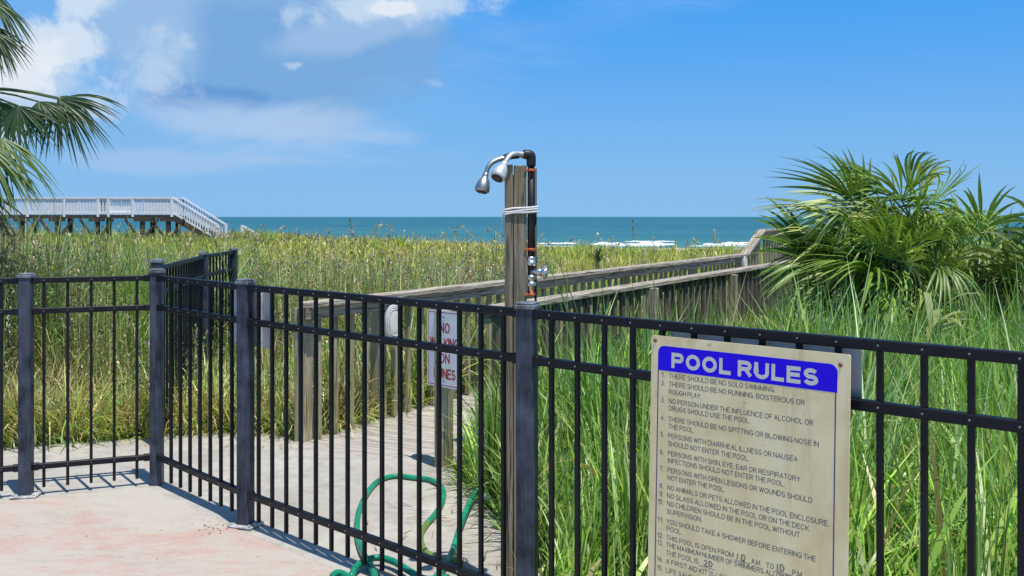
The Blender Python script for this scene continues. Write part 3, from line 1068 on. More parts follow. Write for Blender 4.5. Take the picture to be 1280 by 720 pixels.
# plain white-backed sign on the far side of the same fence
bs = E307 + DG * 2.50 - NG * 0.022
sb = empty('metal_sign', (bs.x, bs.y, 0), 'grey metal sign back fixed outside the fence behind the pool rules notice', 'sign', rz=math.atan2(DG.y, DG.x))
m = MB()
plate(m, rounded(0.0, 0.985, 0.635, 1.141, 0.008), 0.003, 0.0)
m.build('plate', M['alu_sign'], sb)
for x in (0.10, 0.55):
    m = MB()
    m.box(x, -0.006, 1.05, 0.02, 0.012, 0.12, None, 0.002)
    m.build('bracket', M['plate'], sb)

# grey sign backs at the second post of the diagonal run
gs = empty('metal_sign', (E307.x, E307.y, 0), 'grey metal sign back fastened outside the fence behind the flat-capped corner run post', 'sign', rz=math.atan2(DG.y, DG.x))
m = MB()
plate(m, rounded(-0.19, 0.868, 0.155, 1.145, 0.010), 0.048, 0.044)
m.build('plate', M['alu_sign'], gs)
for x in (-0.09, 0.075):
    m = MB()
    m.box(x, 0.036, 1.00, 0.022, 0.016, 0.26, None, 0.002)
    m.build('bracket', M['plate'], gs)

# ------------------------------------------------------------------ wooden dune walkway
W = Vector((0.551, 1.0)).normalized()
WP = Vector((W.y, -W.x))                    # to the right of the walk
R0 = Vector((-0.41, 6.17))
L0 = Vector((-1.34, 6.81))
WANG = math.atan2(W.y, W.x)
RAMP0, RAMP1, RISE, WEND = 10.15, 11.15, 0.36, 15.6


def zrun(s):
    if s < RAMP0:
        return 0.0
    if s < RAMP1:
        return RISE * (s - RAMP0) / (RAMP1 - RAMP0)
    return RISE


bw = empty('boardwalk', (L0.x, L0.y, 0), 'sandy wooden boardwalk leading through the dunes towards the sea', 'boardwalk')
m = MB()
mid = (L0 + R0) / 2
s = 0.0
o_ = -L0


def loc(p, z):
    return (p.x - L0.x, p.y - L0.y, z)


k_ = 0
for i in range(200):
    s = 0.02 + i * 0.146
    if s > WEND:
        break
    c = L0 + W * s + WP * 0.56
    z = zrun(s)
    if RAMP0 < s < RAMP1:
        z = math.ceil((s - RAMP0) / 0.33) * RISE / 3
    m.box(c.x - L0.x, c.y - L0.y, z - 0.014 + random.uniform(-0.002, 0.002), 0.138, 1.32, 0.034, WANG, 0.003)
m.build('decking', M['wood_deck'], bw)
m = MB()
for q in (0.08, 1.04):
    a = L0 + WP * q
    b = a + W * RAMP0
    m.beam(loc(a, -0.13), loc(b, -0.13), 0.05, 0.18)
    c = a + W * RAMP1
    d = a + W * WEND
    m.beam(loc(b, -0.12), loc(c, RISE - 0.12), 0.05, 0.18)
    m.beam(loc(c, RISE - 0.13), loc(d, RISE - 0.13), 0.05, 0.18)
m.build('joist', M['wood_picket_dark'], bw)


def railing(name, start, side, posts, label, pmat, s_start, dark):
    """side = +1 when the walk lies to the right of this railing"""
    root = empty(name, (start.x, start.y, 0), label, 'railing', 'wooden railings of the dune boardwalk')
    inn = WP * side

    def P(s, o, z):
        p = W * s + inn * o
        return (p.x, p.y, z + zrun(s))
    TOP = 0.935 if side > 0 else 0.918
    runs = [(s_start, RAMP0), (RAMP0, RAMP1), (RAMP1, WEND)]
    for i, (a, b) in enumerate(runs):
        m = MB()
        # cap boards laid end to end
        cuts = [a]
        while b - cuts[-1] > 3.2:
            cuts.append(cuts[-1] + 2.4)
        cuts.append(b)
        for c0, c1 in zip(cuts, cuts[1:]):
            j = random.uniform(-0.004, 0.004)
            m.beam(P(c0 + 0.002, j, TOP - 0.019), P(c1 - 0.002, j + random.uniform(-0.004, 0.004), TOP - 0.019), 0.142, 0.038, 0.005)
        m.build('cap_rail', M['wood_pale'], root)
        m = MB()
        for c0, c1 in zip(cuts, cuts[1:]):
            m.beam(P(c0 + 0.002, 0.022, TOP - 0.077), P(c1 - 0.002, 0.022, TOP - 0.077), 0.038, 0.074, 0.004)
        m.build('side_rail', M['wood'], root)
    s = s_start + 0.16
    while s < WEND:
        if min(abs(s - q) for q in posts) > 0.06:
            m = MB()
            lean = random.uniform(-0.006, 0.006)
            zb = random.uniform(-0.02, 0.02) if side > 0 else random.uniform(-0.16, -0.08)
            z1 = TOP - 0.045
            m.beam(P(s, -0.018, zb), P(s + lean, -0.018, z1 - random.uniform(0, 0.02)), 0.034, (0.038 if side > 0 else 0.060) + random.uniform(-0.003, 0.008), 0.003, roll=WANG + R(90))
            m.build('picket', pmat, root)
        s += 0.176
    for q in posts:
        m = MB()
        p0 = P(q, -0.075, -0.3 if side < 0 else -0.02)
        p1 = P(q, -0.075, TOP - 0.043)
        m.box(p0[0], p0[1], (p0[2] + p1[2]) / 2, 0.09, 0.09, p1[2] - p0[2], WANG, 0.004)
        m.build('post', M['wood_picket'], root)
    return root


rl = railing('wooden_railing', L0, 1, [0.02, 0.86, 3.2, 5.6, 8.0, 10.15, 11.15, 13.4], 'weathered wooden railing on the sea side of the boardwalk, with the ribbed white lamp', M['wood_picket'], -0.06, False)
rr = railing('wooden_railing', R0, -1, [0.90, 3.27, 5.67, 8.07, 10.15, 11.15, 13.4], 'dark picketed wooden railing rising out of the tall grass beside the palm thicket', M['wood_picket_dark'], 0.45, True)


def walk_lamp(s, z, label, sc=1.0):
    """oval bulkhead lamp with raised ribs on the inner face of a railing post"""
    c = L0 + W * s + WP * 0.052
    o = empty('bulkhead_lamp', (c.x, c.y, z), label, 'lamp', 'white lamps on the boardwalk railing', rz=math.atan2(WP.y, WP.x) - R(22))
    m = MB()
    rx, rz_ = 0.060 * sc, 0.105 * sc

    def ov(sx, sz, x):
        return [Vector((x, sx * math.copysign(abs(math.cos(t)) ** 0.75, math.cos(t)), sz * math.copysign(abs(math.sin(t)) ** 0.75, math.sin(t)))) for t in [2 * math.pi * i / 28 for i in range(28)]]
    prof = [(1.0, 0.0), (1.0, 0.022), (0.95, 0.028), (0.93, 0.022), (0.82, 0.024), (0.80, 0.036), (0.74, 0.036), (0.72, 0.028), (0.60, 0.030), (0.58, 0.042), (0.52, 0.042), (0.50, 0.034), (0.3, 0.040), (0.02, 0.042)]
    rings = [[m.bm.verts.new(p) for p in ov(rx * (1 if k < 0.99 else 1) * (k + (1 - k) * 0.25), rz_ * (k + (1 - k) * 0.45), d)] for k, d in prof]
    for a, b in zip(rings, rings[1:]):
        for i in range(28):
            f = m.bm.faces.new((a[i], a[(i + 1) % 28], b[(i + 1) % 28], b[i]))
    m.bm.faces.new(rings[-1])
    m.bm.faces.new(rings[0][::-1])
    m.build('ribbed_cover', M['lamp_white'], o)
    m = MB()
    m.box(-0.004, 0, 0, 0.010, 0.09 * sc, 0.17 * sc, None, 0.002)
    m.build('back_plate', M['plate'], o)
    return o


walk_lamp(0.86, 0.725, 'ribbed white oval bulkhead lamp on the near end of the boardwalk railing', 1.22)
walk_lamp(9.95, 0.80, 'small white lamp at the far end of the railing, just before its steep rise', 1.0)

# ------------------------------------------------------------------ NO WALKING ON DUNES sign on its post
sp = empty('warning_sign', (R0.x, R0.y, 0), 'white sign with red letters NO WALKING ON DUNES on a short timber post', 'sign')
m = MB()
m.box(0, 0, 0.46, 0.09, 0.09, 0.96, WANG + R(12), 0.004)
m.build('post', M['wood_picket'], sp)
ctr = Vector((-0.405, 6.10)) - R0
pl = MB()
ang = math.atan2(DG.y, DG.x)
SROT = Matrix.Rotation(ang, 4, 'Z')
plate(pl, rounded(-0.1525, -0.2285, 0.1525, 0.2285, 0.018), 0.003, 0.0)
po = pl.build('plate', M['sign_white'], sp)
po.location = (ctr.x, ctr.y, 0.712)
po.rotation_euler = (0, 0, ang)
m = MB()
frame(m, -0.143, -0.219, 0.143, 0.219, 0.0045, 0.0, -0.0004)
for t_, xa_, xb_, zb_, ch_ in (('NO', -0.040, 0.044, 0.095, 0.062), ('WALKING', -0.128, 0.122, 0.005, 0.062), ('ON', -0.040, 0.044, -0.085, 0.060), ('DUNES', -0.092, 0.094, -0.178, 0.062)):
    text_mesh(m, t_, xa_, xb_ + 0.005, zb_, ch_, 0.165, 0.0004)
m.build('lettering', M['red_paint'], po, recalc=False)
for z in (0.19, -0.19):
    m = MB()
    m.tube([(0, 0, z), (0, -0.005, z)], 0.006, 8)
    m.build('bolt', M['rivet'], po)

# ------------------------------------------------------------------ outdoor shower
SX, SY = 0.0145, 4.05
sh = empty('outdoor_shower', (SX, SY, 0), 'weathered timber shower post with black pipe and two chrome shower heads', 'shower')
m = MB()
ZT = 1.705
m.box(-0.0272, 0, ZT / 2, 0.0320, 0.088, ZT, None, 0.003)
m.box(0.0177, 0.001, (ZT - 0.004) / 2, 0.0515, 0.088, ZT - 0.004, None, 0.003)
m.box(-0.006, 0.004, ZT / 2 - 0.02, 0.020, 0.074, ZT - 0.04)
m.build('post', M['wood_post'], sh)
PX = 0.0605
m = MB()
m.tube([(PX, -0.03, 0.0), (PX, -0.03, 1.10)], 0.0135, 12)
m.tube([(PX, -0.03, 1.27), (PX, -0.03, 1.725)], 0.0140, 12)
m.tube(smooth_path([(PX, -0.03, 1.70), (PX, -0.03, 1.735), (PX - 0.008, -0.032, 1.744), (PX - 0.03, -0.036, 1.745)], 5), 0.0185, 12)
m.tube([(PX + 0.018, -0.02, 0.0), (PX + 0.018, -0.02, 1.69)], 0.0045, 8)
m.build('pipe', M['black_pipe'], sh)
# front arm with its head
m = MB()
m.tube(smooth_path([(PX - 0.028, -0.036, 1.745), (0.0, -0.05, 1.747), (-0.022, -0.07, 1.738), (-0.040, -0.09, 1.712)], 6), 0.0092, 12)
arm = m.build('shower_arm', M['pale_metal'], sh)


def shower_head(base, d, mats, parent, r=0.027, L=0.062):
    d = Vector(d).normalized()
    b = Vector(base)
    m = MB()
    prof = [(-0.012, 0.0105), (0.0, 0.0125), (0.006, 0.0125), (0.008, 0.014), (0.022, r * 0.74), (L * 0.55, r * 0.90), (L * 0.85, r), (L, r * 0.98), (L + 0.003, r * 0.9)]
    m.tube([b + d * a for a, _ in prof], [q for _, q in prof], 20)
    h = m.build('shower_head', mats, parent)
    m = MB()
    m.tube([b + d * (L + 0.0032), b + d * (L + 0.006)], [r * 0.78, r * 0.74], 18)
    q = d.orthogonal().normalized()
    for i in range(10):
        a = 2 * math.pi * i / 10
        v_ = (Matrix.Rotation(a, 3, d) @ q) * r * 0.5
        m.tube([b + d * (L + 0.006) + v_, b + d * (L + 0.009) + v_], 0.0026, 6)
    m.build('nozzle_face', M['nozzle'], h)
    return h


shower_head((-0.044, -0.096, 1.704), (-0.42, -0.52, -0.86), M['pale_metal'], sh, 0.031, 0.068)
m = MB()
m.tube(smooth_path([(0.012, 0.064, 1.748), (-0.02, 0.058, 1.744), (-0.045, 0.05, 1.735)], 5), 0.014, 12)
m.build('elbow', M['black_pipe'], sh)
m = MB()
m.tube(smooth_path([(PX, 0.03, 1.62), (PX - 0.004, 0.062, 1.72), (0.02, 0.066, 1.747), (-0.04, 0.052, 1.737), (-0.085, 0.035, 1.722), (-0.108, 0.025, 1.700), (-0.118, 0.02, 1.672)], 6), 0.0100, 12)
m.build('shower_arm', M['brushed'], sh)
shower_head((-0.120, 0.018, 1.664), (-0.22, -0.16, -0.95), M['brushed'], sh, 0.030, 0.064)
for z in (1.683, 1.372, 1.195):
    m = MB()
    m.tube([(PX, -0.03, z - 0.005), (PX, -0.03, z + 0.005)], 0.0160, 12)
    m.box(PX - 0.018, -0.040, z, 0.012, 0.005, 0.010, None, 0.001)
    m.tube([(PX - 0.020, -0.043, z), (PX - 0.020, -0.050, z)], 0.005, 6)
    m.tube([(PX + 0.006, -0.046, z), (PX + 0.008, -0.052, z)], 0.006, 6)
    m.build('pipe_strap', M['copper'], sh)
m = MB()
m.tube([(PX, -0.03, 1.195), (PX, -0.03, 1.335)], 0.0125, 12)
for z, r in ((1.335, 0.017), (1.318, 0.019), (1.262, 0.019), (1.236, 0.020)):
    m.tube([(PX, -0.03, z - 0.009), (PX, -0.03, z + 0.009)], r, 8)
m.tube([(PX, -0.03, 1.285), (PX + 0.03, -0.036, 1.283), (PX + 0.04, -0.038, 1.283)], [0.014, 0.014, 0.018], 10)
m.tube([(PX + 0.04, -0.038, 1.283), (PX + 0.062, -0.042, 1.283), (PX + 0.064, -0.042, 1.283)], [0.019, 0.021, 0.015], 8)
for i in range(6):
    a = 2 * math.pi * i / 6
    m.tube([(PX + 0.052, -0.04, 1.283), (PX + 0.053, -0.04 + 0.026 * math.cos(a), 1.283 + 0.026 * math.sin(a))], [0.006, 0.007], 6)
m.build('valve', M['chrome'], sh)
m = MB()
for dz, tw in ((0.0, 0.004), (0.010, -0.002), (0.018, 0.003)):
    loop = [(-0.048, -0.048, 1.508 + dz), (-0.01, -0.050, 1.512 + dz + tw), (0.04, -0.051, 1.517 + dz), (0.078, -0.05, 1.520 + dz), (0.085, -0.03, 1.520 + dz), (0.070, 0.04, 1.517 + dz), (0.04, 0.05, 1.514 + dz), (-0.04, 0.050, 1.510 + dz), (-0.048, 0.040, 1.509 + dz), (-0.049, -0.04, 1.508 + dz)]
    m.tube(smooth_path(loop, 3), 0.0042, 8)
m.tube(smooth_path([(-0.049, -0.02, 1.508), (-0.053, -0.015, 1.47), (-0.056, -0.012, 1.43), (-0.055, -0.01, 1.40)], 4), 0.0028, 6)
m.build('cord', M['rope'], sh)

# ------------------------------------------------------------------ garden hose on the slab


def gp(u, v, z=0.012):
    yy = 1280 * (1.5 - z) / (v - 271)
    return ((u - 640) / 1280 * yy, yy, z)


hs = empty('garden_hose', (-0.4, 4.7, 0), 'green garden hose lying in loops on the grey slab behind the fence', 'hose')
hp = [(606, 619), (598, 613), (590, 622), (582, 640), (574, 662), (567, 685), (559, 704), (548, 718), (530, 735), (500, 745), (465, 738), (440, 724), (424, 716), (415, 722), (416, 740), (432, 752), (458, 745), (468, 722), (462, 704), (452, 688), (447, 668), (447, 648), (452, 630), (462, 612), (475, 600), (494, 595), (516, 597), (538, 600), (552, 609), (554, 624), (546, 640), (534, 654)]
zz = [0.05, 0.055, 0.05, 0.04, 0.03, 0.02, 0.015, 0.013, 0.013, 0.013, 0.013, 0.013, 0.013, 0.013, 0.02, 0.032, 0.036, 0.03, 0.02, 0.014, 0.013, 0.013, 0.013, 0.013, 0.013, 0.013, 0.013, 0.013, 0.013, 0.013, 0.013, 0.013]
pts = [Vector(gp(u, v, z)) - hs.location for (u, v), z in zip(hp, zz)]
m = MB()
m.tube(smooth_path(pts, 7), 0.0146, 12)
m.build('hose', M['hose'], hs)
hp2 = [(534, 654), (527, 665), (526, 678), (533, 690), (546, 698), (560, 702), (574, 700)]
m = MB()
m.tube(smooth_path([Vector(gp(u, v, 0.0125)) - hs.location for u, v in hp2], 7), 0.0144, 12)
m.build('faded_length', M['hose_olive'], hs)
m = MB()
hp3 = [(438, 722), (448, 706), (470, 697), (492, 702), (512, 714), (532, 724), (560, 722)]
m.tube(smooth_path([Vector(gp(u, v, 0.034 if 0 < i < 6 else 0.014)) - hs.location for i, (u, v) in enumerate(hp3)], 7), 0.0146, 12)
m.build('loop', M['hose'], hs)
m = MB()
a, b = Vector(gp(604, 618, 0.05)) - hs.location, Vector(gp(613, 624, 0.05)) - hs.location
m.tube([a, a.lerp(b, 0.4), a.lerp(b, 0.42), b], [0.014, 0.014, 0.018, 0.018], 8)
m.build('coupling', M['plate'], hs)

# ------------------------------------------------------------------ white beach-access pier far left
PY = 60.0
pr = empty('beach_pier', (-26, PY, 0.2), 'white railed wooden pier with stairs on dark piles above the dunes', 'pier')


def pp(x, y, z):
    return (x + 26, y - PY, z - 0.2)


DZ = 1.62          # deck level
XL, XR = -37.0, -19.6
m = MB()
m.box(*pp((XL + XR) / 2, PY, DZ - 0.05), XR - XL, 2.0, 0.10)
m.build('deck', M['wood_pile'], pr)
m = MB()
for y in (PY - 0.95, PY + 0.95):
    m.box(*pp((XL + XR) / 2, y, DZ - 0.155), XR - XL, 0.10, 0.12)
m.build('girder', M['wood_pile'], pr)
RT = DZ + 0.98
for y, nm in ((PY - 0.95, 'front_railing'), (PY + 0.95, 'rear_railing')):
    m = MB()
    m.box(*pp((XL + XR) / 2, y, RT), XR - XL, 0.16, 0.09)
    m.box(*pp((XL + XR) / 2, y, RT - 0.13), XR - XL, 0.05, 0.09)
    m.box(*pp((XL + XR) / 2, y, DZ + 0.10), XR - XL, 0.05, 0.10)
    ro = m.build('handrail', M['white_paint'], pr)
    x = XL + 0.1
    while x < XR:
        if not (-23.2 < x < -21.9 and y < PY):
            m = MB()
            m.box(*pp(x, y, (DZ + RT) / 2), 0.085, 0.04, RT - DZ - 0.1)
            m.build('baluster', M['white_paint'], ro)
        x += 0.185
    for x in (XL, -34.6, -32.2, -30.0, -27.9, -25.8, -23.85, -23.25, -21.85, XR):
        m = MB()
        m.box(*pp(x, y, (DZ - 0.1 + RT) / 2), 0.14, 0.14, RT - DZ + 0.15)
        m.build('rail_post', M['white_paint'], pr)
# bench in the middle bay
m = MB()
m.box(*pp(-23.55, PY - 0.9, DZ + 0.48), 0.55, 0.06, 0.92)
m.build('bench_side', M['grey_paint'], pr)
m = MB()
m.box(*pp(-22.55, PY - 0.9, DZ + 0.30), 1.25, 0.05, 0.36)
for x in np.linspace(-23.1, -22.0, 12):
    m.box(*pp(float(x), PY - 0.9, DZ + 0.66), 0.035, 0.04, 0.42)
m.build('bench_back', M['white_paint'], pr)
for x in (-35.3, -32.3, -30.25, -28.3, -26.25, -23.95, -21.35, -19.85):
    for y in (PY - 0.85, PY + 0.85):
        m = MB()
        m.beam(pp(x, y, -0.4), pp(x, y, DZ - 0.1), 0.22, 0.22)
        m.build('pile', M['wood_pile'], pr)
    if x > -33:
        for s in (-1, 1):
            m = MB()
            m.beam(pp(x + s * 0.95, PY - 0.98, DZ - 0.25), pp(x + s * 0.12, PY - 0.98, 0.2), 0.10, 0.14)
            m.build('brace', M['wood_pile'], pr)
    m = MB()
    m.box(*pp(x, PY - 0.95, DZ - 0.30), 0.9, 0.14, 0.17)
    m.build('pile_cap', M['wood_pile'], pr)
SXE, SZE = -16.9, 0.10
for y in (PY - 0.9, PY + 0.9):
    m = MB()
    m.beam(pp(XR, y, DZ - 0.15), pp(SXE, y, SZE - 0.15), 0.08, 0.30)
    m.build('stair_stringer', M['wood_pile'], pr)
    m = MB()
    m.beam(pp(XR, y, RT + 0.02), pp(SXE - 0.1, y, SZE + 0.92), 0.14, 0.09)
    m.beam(pp(XR, y, DZ + 0.12), pp(SXE - 0.1, y, SZE + 0.10), 0.05, 0.09)
    n = 17
    for i in range(n):
        t = (i + 0.5) / n
        x = XR + (SXE - 0.1 - XR) * t
        zc = DZ + (SZE - DZ) * t
        m.box(*pp(x, y, zc + 0.54), 0.075, 0.04, 0.86)
    m.build('stair_rail', M['white_paint'], pr)
    m = MB()
    m.box(*pp(SXE - 0.1, y, 0.42), 0.15, 0.15, 1.35)
    m.build('newel', M['white_paint'], pr)
m = MB()
for i in range(8):
    t = (i + 0.5) / 8
    m.box(*pp(XR + (SXE - XR) * t, PY, DZ + (SZE - DZ) * t), 0.30, 1.7, 0.05)
m.build('stair_treads', M['wood_pile'], pr)
m = MB()
m.beam(pp(SXE + 0.3, PY + 3.0, 0.95), pp(SXE + 2.2, PY + 3.0, -0.1), 0.12, 0.10)
m.beam(pp(SXE + 0.3, PY + 3.0, 0.45), pp(SXE + 2.2, PY + 3.0, -0.5), 0.05, 0.10)
for i in range(10):
    t = (i + 0.5) / 10
    m.box(*pp(SXE + 0.3 + 1.9 * t, PY + 3.0, 0.70 - 1.0 * t), 0.05, 0.04, 0.5)
m.box(*pp(SXE + 0.3, PY + 3.0, 0.45), 0.14, 0.14, 1.1)
m.build('lower_stair_rail', M['white_paint'], pr)

# ------------------------------------------------------------------ grass


def blades(P, L, Wd, az_, a0, a1, colr, K=5, wprof=None, twist=0.0):
    """N curved tapering blades -> verts, quads, tints"""
    N = len(P)
    if wprof is None:
        wprof = np.array([0.75, 1.0, 0.95, 0.75, 0.45, 0.03]) if K == 5 else np.linspace(1, 0.04, K + 1)
    t = np.linspace(0, 1, K + 1)
    al = a0[:, None] + a1[:, None] * (t[None, :] ** 1.4)
    seg = (L / K)[:, None]
    dh = np.concatenate([np.zeros((N, 1)), np.cumsum(np.sin(al[:, :-1]) * seg, 1)], 1)
    dz = np.concatenate([np.zeros((N, 1)), np.cumsum(np.cos(al[:, :-1]) * seg, 1)], 1)
    ca, sa = np.cos(az_)[:, None], np.sin(az_)[:, None]
    cx = P[:, 0:1] + dh * ca
    cy = P[:, 1:2] + dh * sa
    cz = P[:, 2:3] + dz
    tw = az_ + np.pi / 2 + RNG.uniform(-0.7, 0.7, N)
    wx, wy = np.cos(tw)[:, None], np.sin(tw)[:, None]
    hw = 0.5 * Wd[:, None] * wprof[None, :]
    l = np.stack([cx - wx * hw, cy - wy * hw, cz], -1)
    r = np.stack([cx + wx * hw, cy + wy * hw, cz + hw * 0.25], -1)
    V = np.stack([l, r], 2).reshape(N, -1, 3)
    nv = 2 * (K + 1)
    base = (np.arange(N) * nv)[:, None]
    j = np.arange(K) * 2
    q = np.stack([j, j + 1, j + 3, j + 2], -1).reshape(1, K, 4)
    Q = (base[:, :, None] + q).reshape(-1, 4)
    T = np.repeat(colr, nv, 0)
    return V.reshape(-1, 3), Q, T


GREEN = np.array([[0.19, 0.34, 0.045], [0.25, 0.41, 0.07], [0.12, 0.245, 0.035], [0.32, 0.45, 0.085], [0.18, 0.33, 0.09]])
BLUEG = np.array([[0.23, 0.37, 0.16], [0.29, 0.43, 0.20], [0.16, 0.29, 0.11]])
STRAW = np.array([[0.55, 0.46, 0.21], [0.45, 0.37, 0.15], [0.62, 0.54, 0.29], [0.37, 0.28, 0.11]])
OLIVE = np.array([[0.42, 0.43, 0.065], [0.52, 0.49, 0.09], [0.33, 0.40, 0.06], [0.60, 0.53, 0.14]])
BROWN = np.array([[0.23, 0.15, 0.08], [0.31, 0.22, 0.13], [0.17, 0.12, 0.07]])
GREYW = np.array([[0.50, 0.44, 0.38], [0.40, 0.34, 0.30], [0.60, 0.54, 0.45], [0.36, 0.25, 0.21]])


def pick(pals, w, n):
    """random palette member per blade; w is (n, len(pals)) weights"""
    w = w / w.sum(1, keepdims=True)
    cum = np.cumsum(w, 1)
    k = (RNG.random((n, 1)) > cum).sum(1)
    out = np.zeros((n, 3))
    for i, p in enumerate(pals):
        s = k == i
        out[s] = p[RNG.integers(0, len(p), s.sum())]
    return out * RNG.uniform(0.75, 1.25, (n, 1)), k


def inside_paved(x, y, pad=0.0):
    """True on the deck, the slab or the boardwalk"""
    r = np.zeros(len(x), bool)
    # walkway
    dx, dy = x - L0.x, y - L0.y
    a = dx * W.x + dy * W.y
    c = dx * WP.x + dy * WP.y
    r |= (a > -0.3) & (a < WEND) & (c > -0.10 + pad) & (c < 1.24 - pad)
    # polygon of slab
    px_ = [p[0] for p in slab]
    py_ = [p[1] for p in slab]
    ins = np.zeros(len(x), bool)
    n = len(slab)
    j = n - 1
    for i in range(n):
        cond = ((py_[i] > y) != (py_[j] > y)) & (x < (px_[j] - px_[i]) * (y - py_[i]) / (py_[j] - py_[i] + 1e-12) + px_[i])
        ins ^= cond
        j = i
    r |= ins
    # pool side of the fences
    d1 = (x - E307.x) * NG.x + (y - E307.y) * NG.y
    d2 = (x - E33.x) * NL.x + (y - E33.y) * NL.y
    r |= (d1 > -0.10) & (x > E196.x)
    r |= (d2 > -0.10) & (x <= E196.x)
    r |= (y < 1.0)
    return r


def place(x, y):
    return np.stack([x, y, height(x, y) - 0.02], -1)


def clumps(x, y, nb, rad, L, wd, palw, pals, lean, bend, zlift=0.0, K=5, wprof=None, sprd=1.0):
    """tussocks: x, y, L, wd, palw, lean, bend are per clump; blades fan outwards from each centre"""
    n = len(x)
    cnt = np.maximum(3, RNG.poisson(nb, n))
    i = np.repeat(np.arange(n), cnt)
    m_ = len(i)
    ang = RNG.uniform(0, 2 * np.pi, m_)
    rr = rad[i] * np.sqrt(RNG.random(m_))
    bx, by = x[i] + rr * np.cos(ang), y[i] + rr * np.sin(ang)
    _, kk = pick(pals, palw, n)
    col_ = np.zeros((m_, 3))
    kb = kk[i]
    # a fifth of a clump's blades are of another kind, so the tussocks mix
    sw = RNG.random(m_) < 0.22
    _, k2 = pick(pals, palw[i], m_)
    kb = np.where(sw, k2, kb)
    for q, p in enumerate(pals):
        t_ = kb == q
        col_[t_] = p[RNG.integers(0, len(p), t_.sum())]
    bright = RNG.normal(1.0, 0.20, n)[i].clip(0.5, 1.5) * RNG.uniform(0.6, 1.6, m_)
    col_ *= bright[:, None]
    az_ = ang + RNG.normal(0, 0.9 * sprd, m_)
    LL = L[i] * RNG.normal(0.88, 0.17, m_).clip(0.4, 1.12)
    w_ = wd[i] * RNG.uniform(0.6, 1.5, m_)
    a0 = np.abs(RNG.normal(0, 1, m_)) * lean[i] + rr / (rad[i] + 1e-6) * lean[i] * 0.8
    a1 = np.abs(RNG.normal(0.75, 1.0, m_)) * bend[i] * 1.25
    ok = ~inside_paved(bx, by)
    P = place(bx, by)
    P[:, 2] += (zlift[i] * RNG.random(m_)) if isinstance(zlift, np.ndarray) else zlift
    return (P[ok], LL[ok], w_[ok], az_[ok], a0[ok], a1[ok], col_[ok], bx[ok], by[ok])


FRESH = np.array([[0.27, 0.44, 0.06], [0.35, 0.50, 0.10], [0.20, 0.37, 0.045], [0.40, 0.53, 0.15]])
PALEG = np.array([[0.46, 0.55, 0.28], [0.38, 0.50, 0.24], [0.54, 0.60, 0.33]])


def away_from_fence(az_, L, bx, by):
    d = -((bx - E307.x) * NG.x + (by - E307.y) * NG.y)
    az_ = np.where(d < 0.75, RNG.normal(math.atan2(-NG.y, -NG.x), 0.85, len(d)), az_)
    return az_, np.where(d < 0.35, L * 0.85, L)


# --- tall green grass on the right, behind the diagonal fence
def right_zone(n):
    u = RNG.uniform(-0.10, 0.75, n)
    y = RNG.uniform(0, 1, n) ** 0.72 * 10.5 + 2.2
    x = u * y + RNG.uniform(-0.3, 0.3, n)
    c = (x - R0.x) * WP.x + (y - R0.y) * WP.y
    ok = ~inside_paved(x, y) & (c > 0.02) & (x < 9)
    return x[ok], y[ok], c[ok]


def shorten(L, x, y, c):
    L = L * (1 - 0.34 * sstep(1.5, 0.3, c) * sstep(4.8, 7.0, y))
    L = L * (1 - 0.15 * sstep(6.0, 10.0, y))
    return L * (0.55 + 0.45 * sstep(0.0, 0.5, x - (0.1 - 0.23 * (y - 4.4))))


parts = []
x, y, c = right_zone(3300)
n = len(x)
pn, pm = wob(x, y, 0.9), wob(x + 31, y - 8, 0.5)
L = shorten(np.clip(RNG.normal(0.74, 0.22, n) + 0.14 * pn, 0.25, 1.25), x, y, c)
w = np.stack([0.58 + 0.15 * pn, 0.32 + 0.2 * pm, 0.14 - 0.1 * pm, 0.05 + 0 * pn, 0.03 + 0.05 * pn], -1).clip(0.01)
P, LL, w_, az_, a0, a1, c_, bx, by = clumps(x, y, 26, RNG.uniform(0.05, 0.14, n), L, RNG.uniform(0.008, 0.0135, n) * (1 + 0.03 * (y - 3)), w, [GREEN, FRESH, BLUEG, STRAW, PALEG], RNG.uniform(0.05, 0.28, n), RNG.uniform(0.05, 0.8, n), zlift=0.22 * sstep(2.5, 4.5, y))
az_, LL = away_from_fence(az_, LL, bx, by)
parts.append(blades(P, LL, w_, az_, a0, a1, c_))
# broad leaning leaves of other dune plants among it
x, y, c = right_zone(9000)
n = len(x)
L = shorten(np.clip(RNG.normal(0.42, 0.14, n), 0.18, 0.8), x, y, c)
zl = shorten(np.full(n, 0.48), x, y, c)
P, LL, w_, az_, a0, a1, c_, bx, by = clumps(x, y, 4.5, np.full(n, 0.09), L, RNG.uniform(0.012, 0.021, n), np.tile([0.38, 0.42, 0.16, 0.05], (n, 1)), [GREEN, FRESH, PALEG, STRAW], RNG.uniform(0.2, 0.7, n), RNG.uniform(0.8, 1.9, n), zlift=zl)
az_, LL = away_from_fence(az_, LL, bx, by)
parts.append(blades(P, LL, w_, az_, a0, a1, c_))
# undergrowth and dead blades low down
x, y, c = right_zone(5200)
n = len(x)
P, LL, w_, az_, a0, a1, c_, bx, by = clumps(x, y, 7, np.full(n, 0.10), RNG.uniform(0.15, 0.5, n), RNG.uniform(0.007, 0.014, n), np.tile([0.30, 0.34, 0.22, 0.14], (n, 1)), [GREEN, FRESH, STRAW, BROWN], RNG.uniform(0.3, 0.9, n), RNG.uniform(0.4, 1.4, n))
az_, LL = away_from_fence(az_, LL, bx, by)
parts.append(blades(P, LL, w_, az_, a0, a1, c_))
g1 = array_mesh('tall_grass', *join_arrays(parts), M['grass'])
tag(g1, 'tall green grass crowding up to the diagonal black fence', 'grass', kind='stuff')


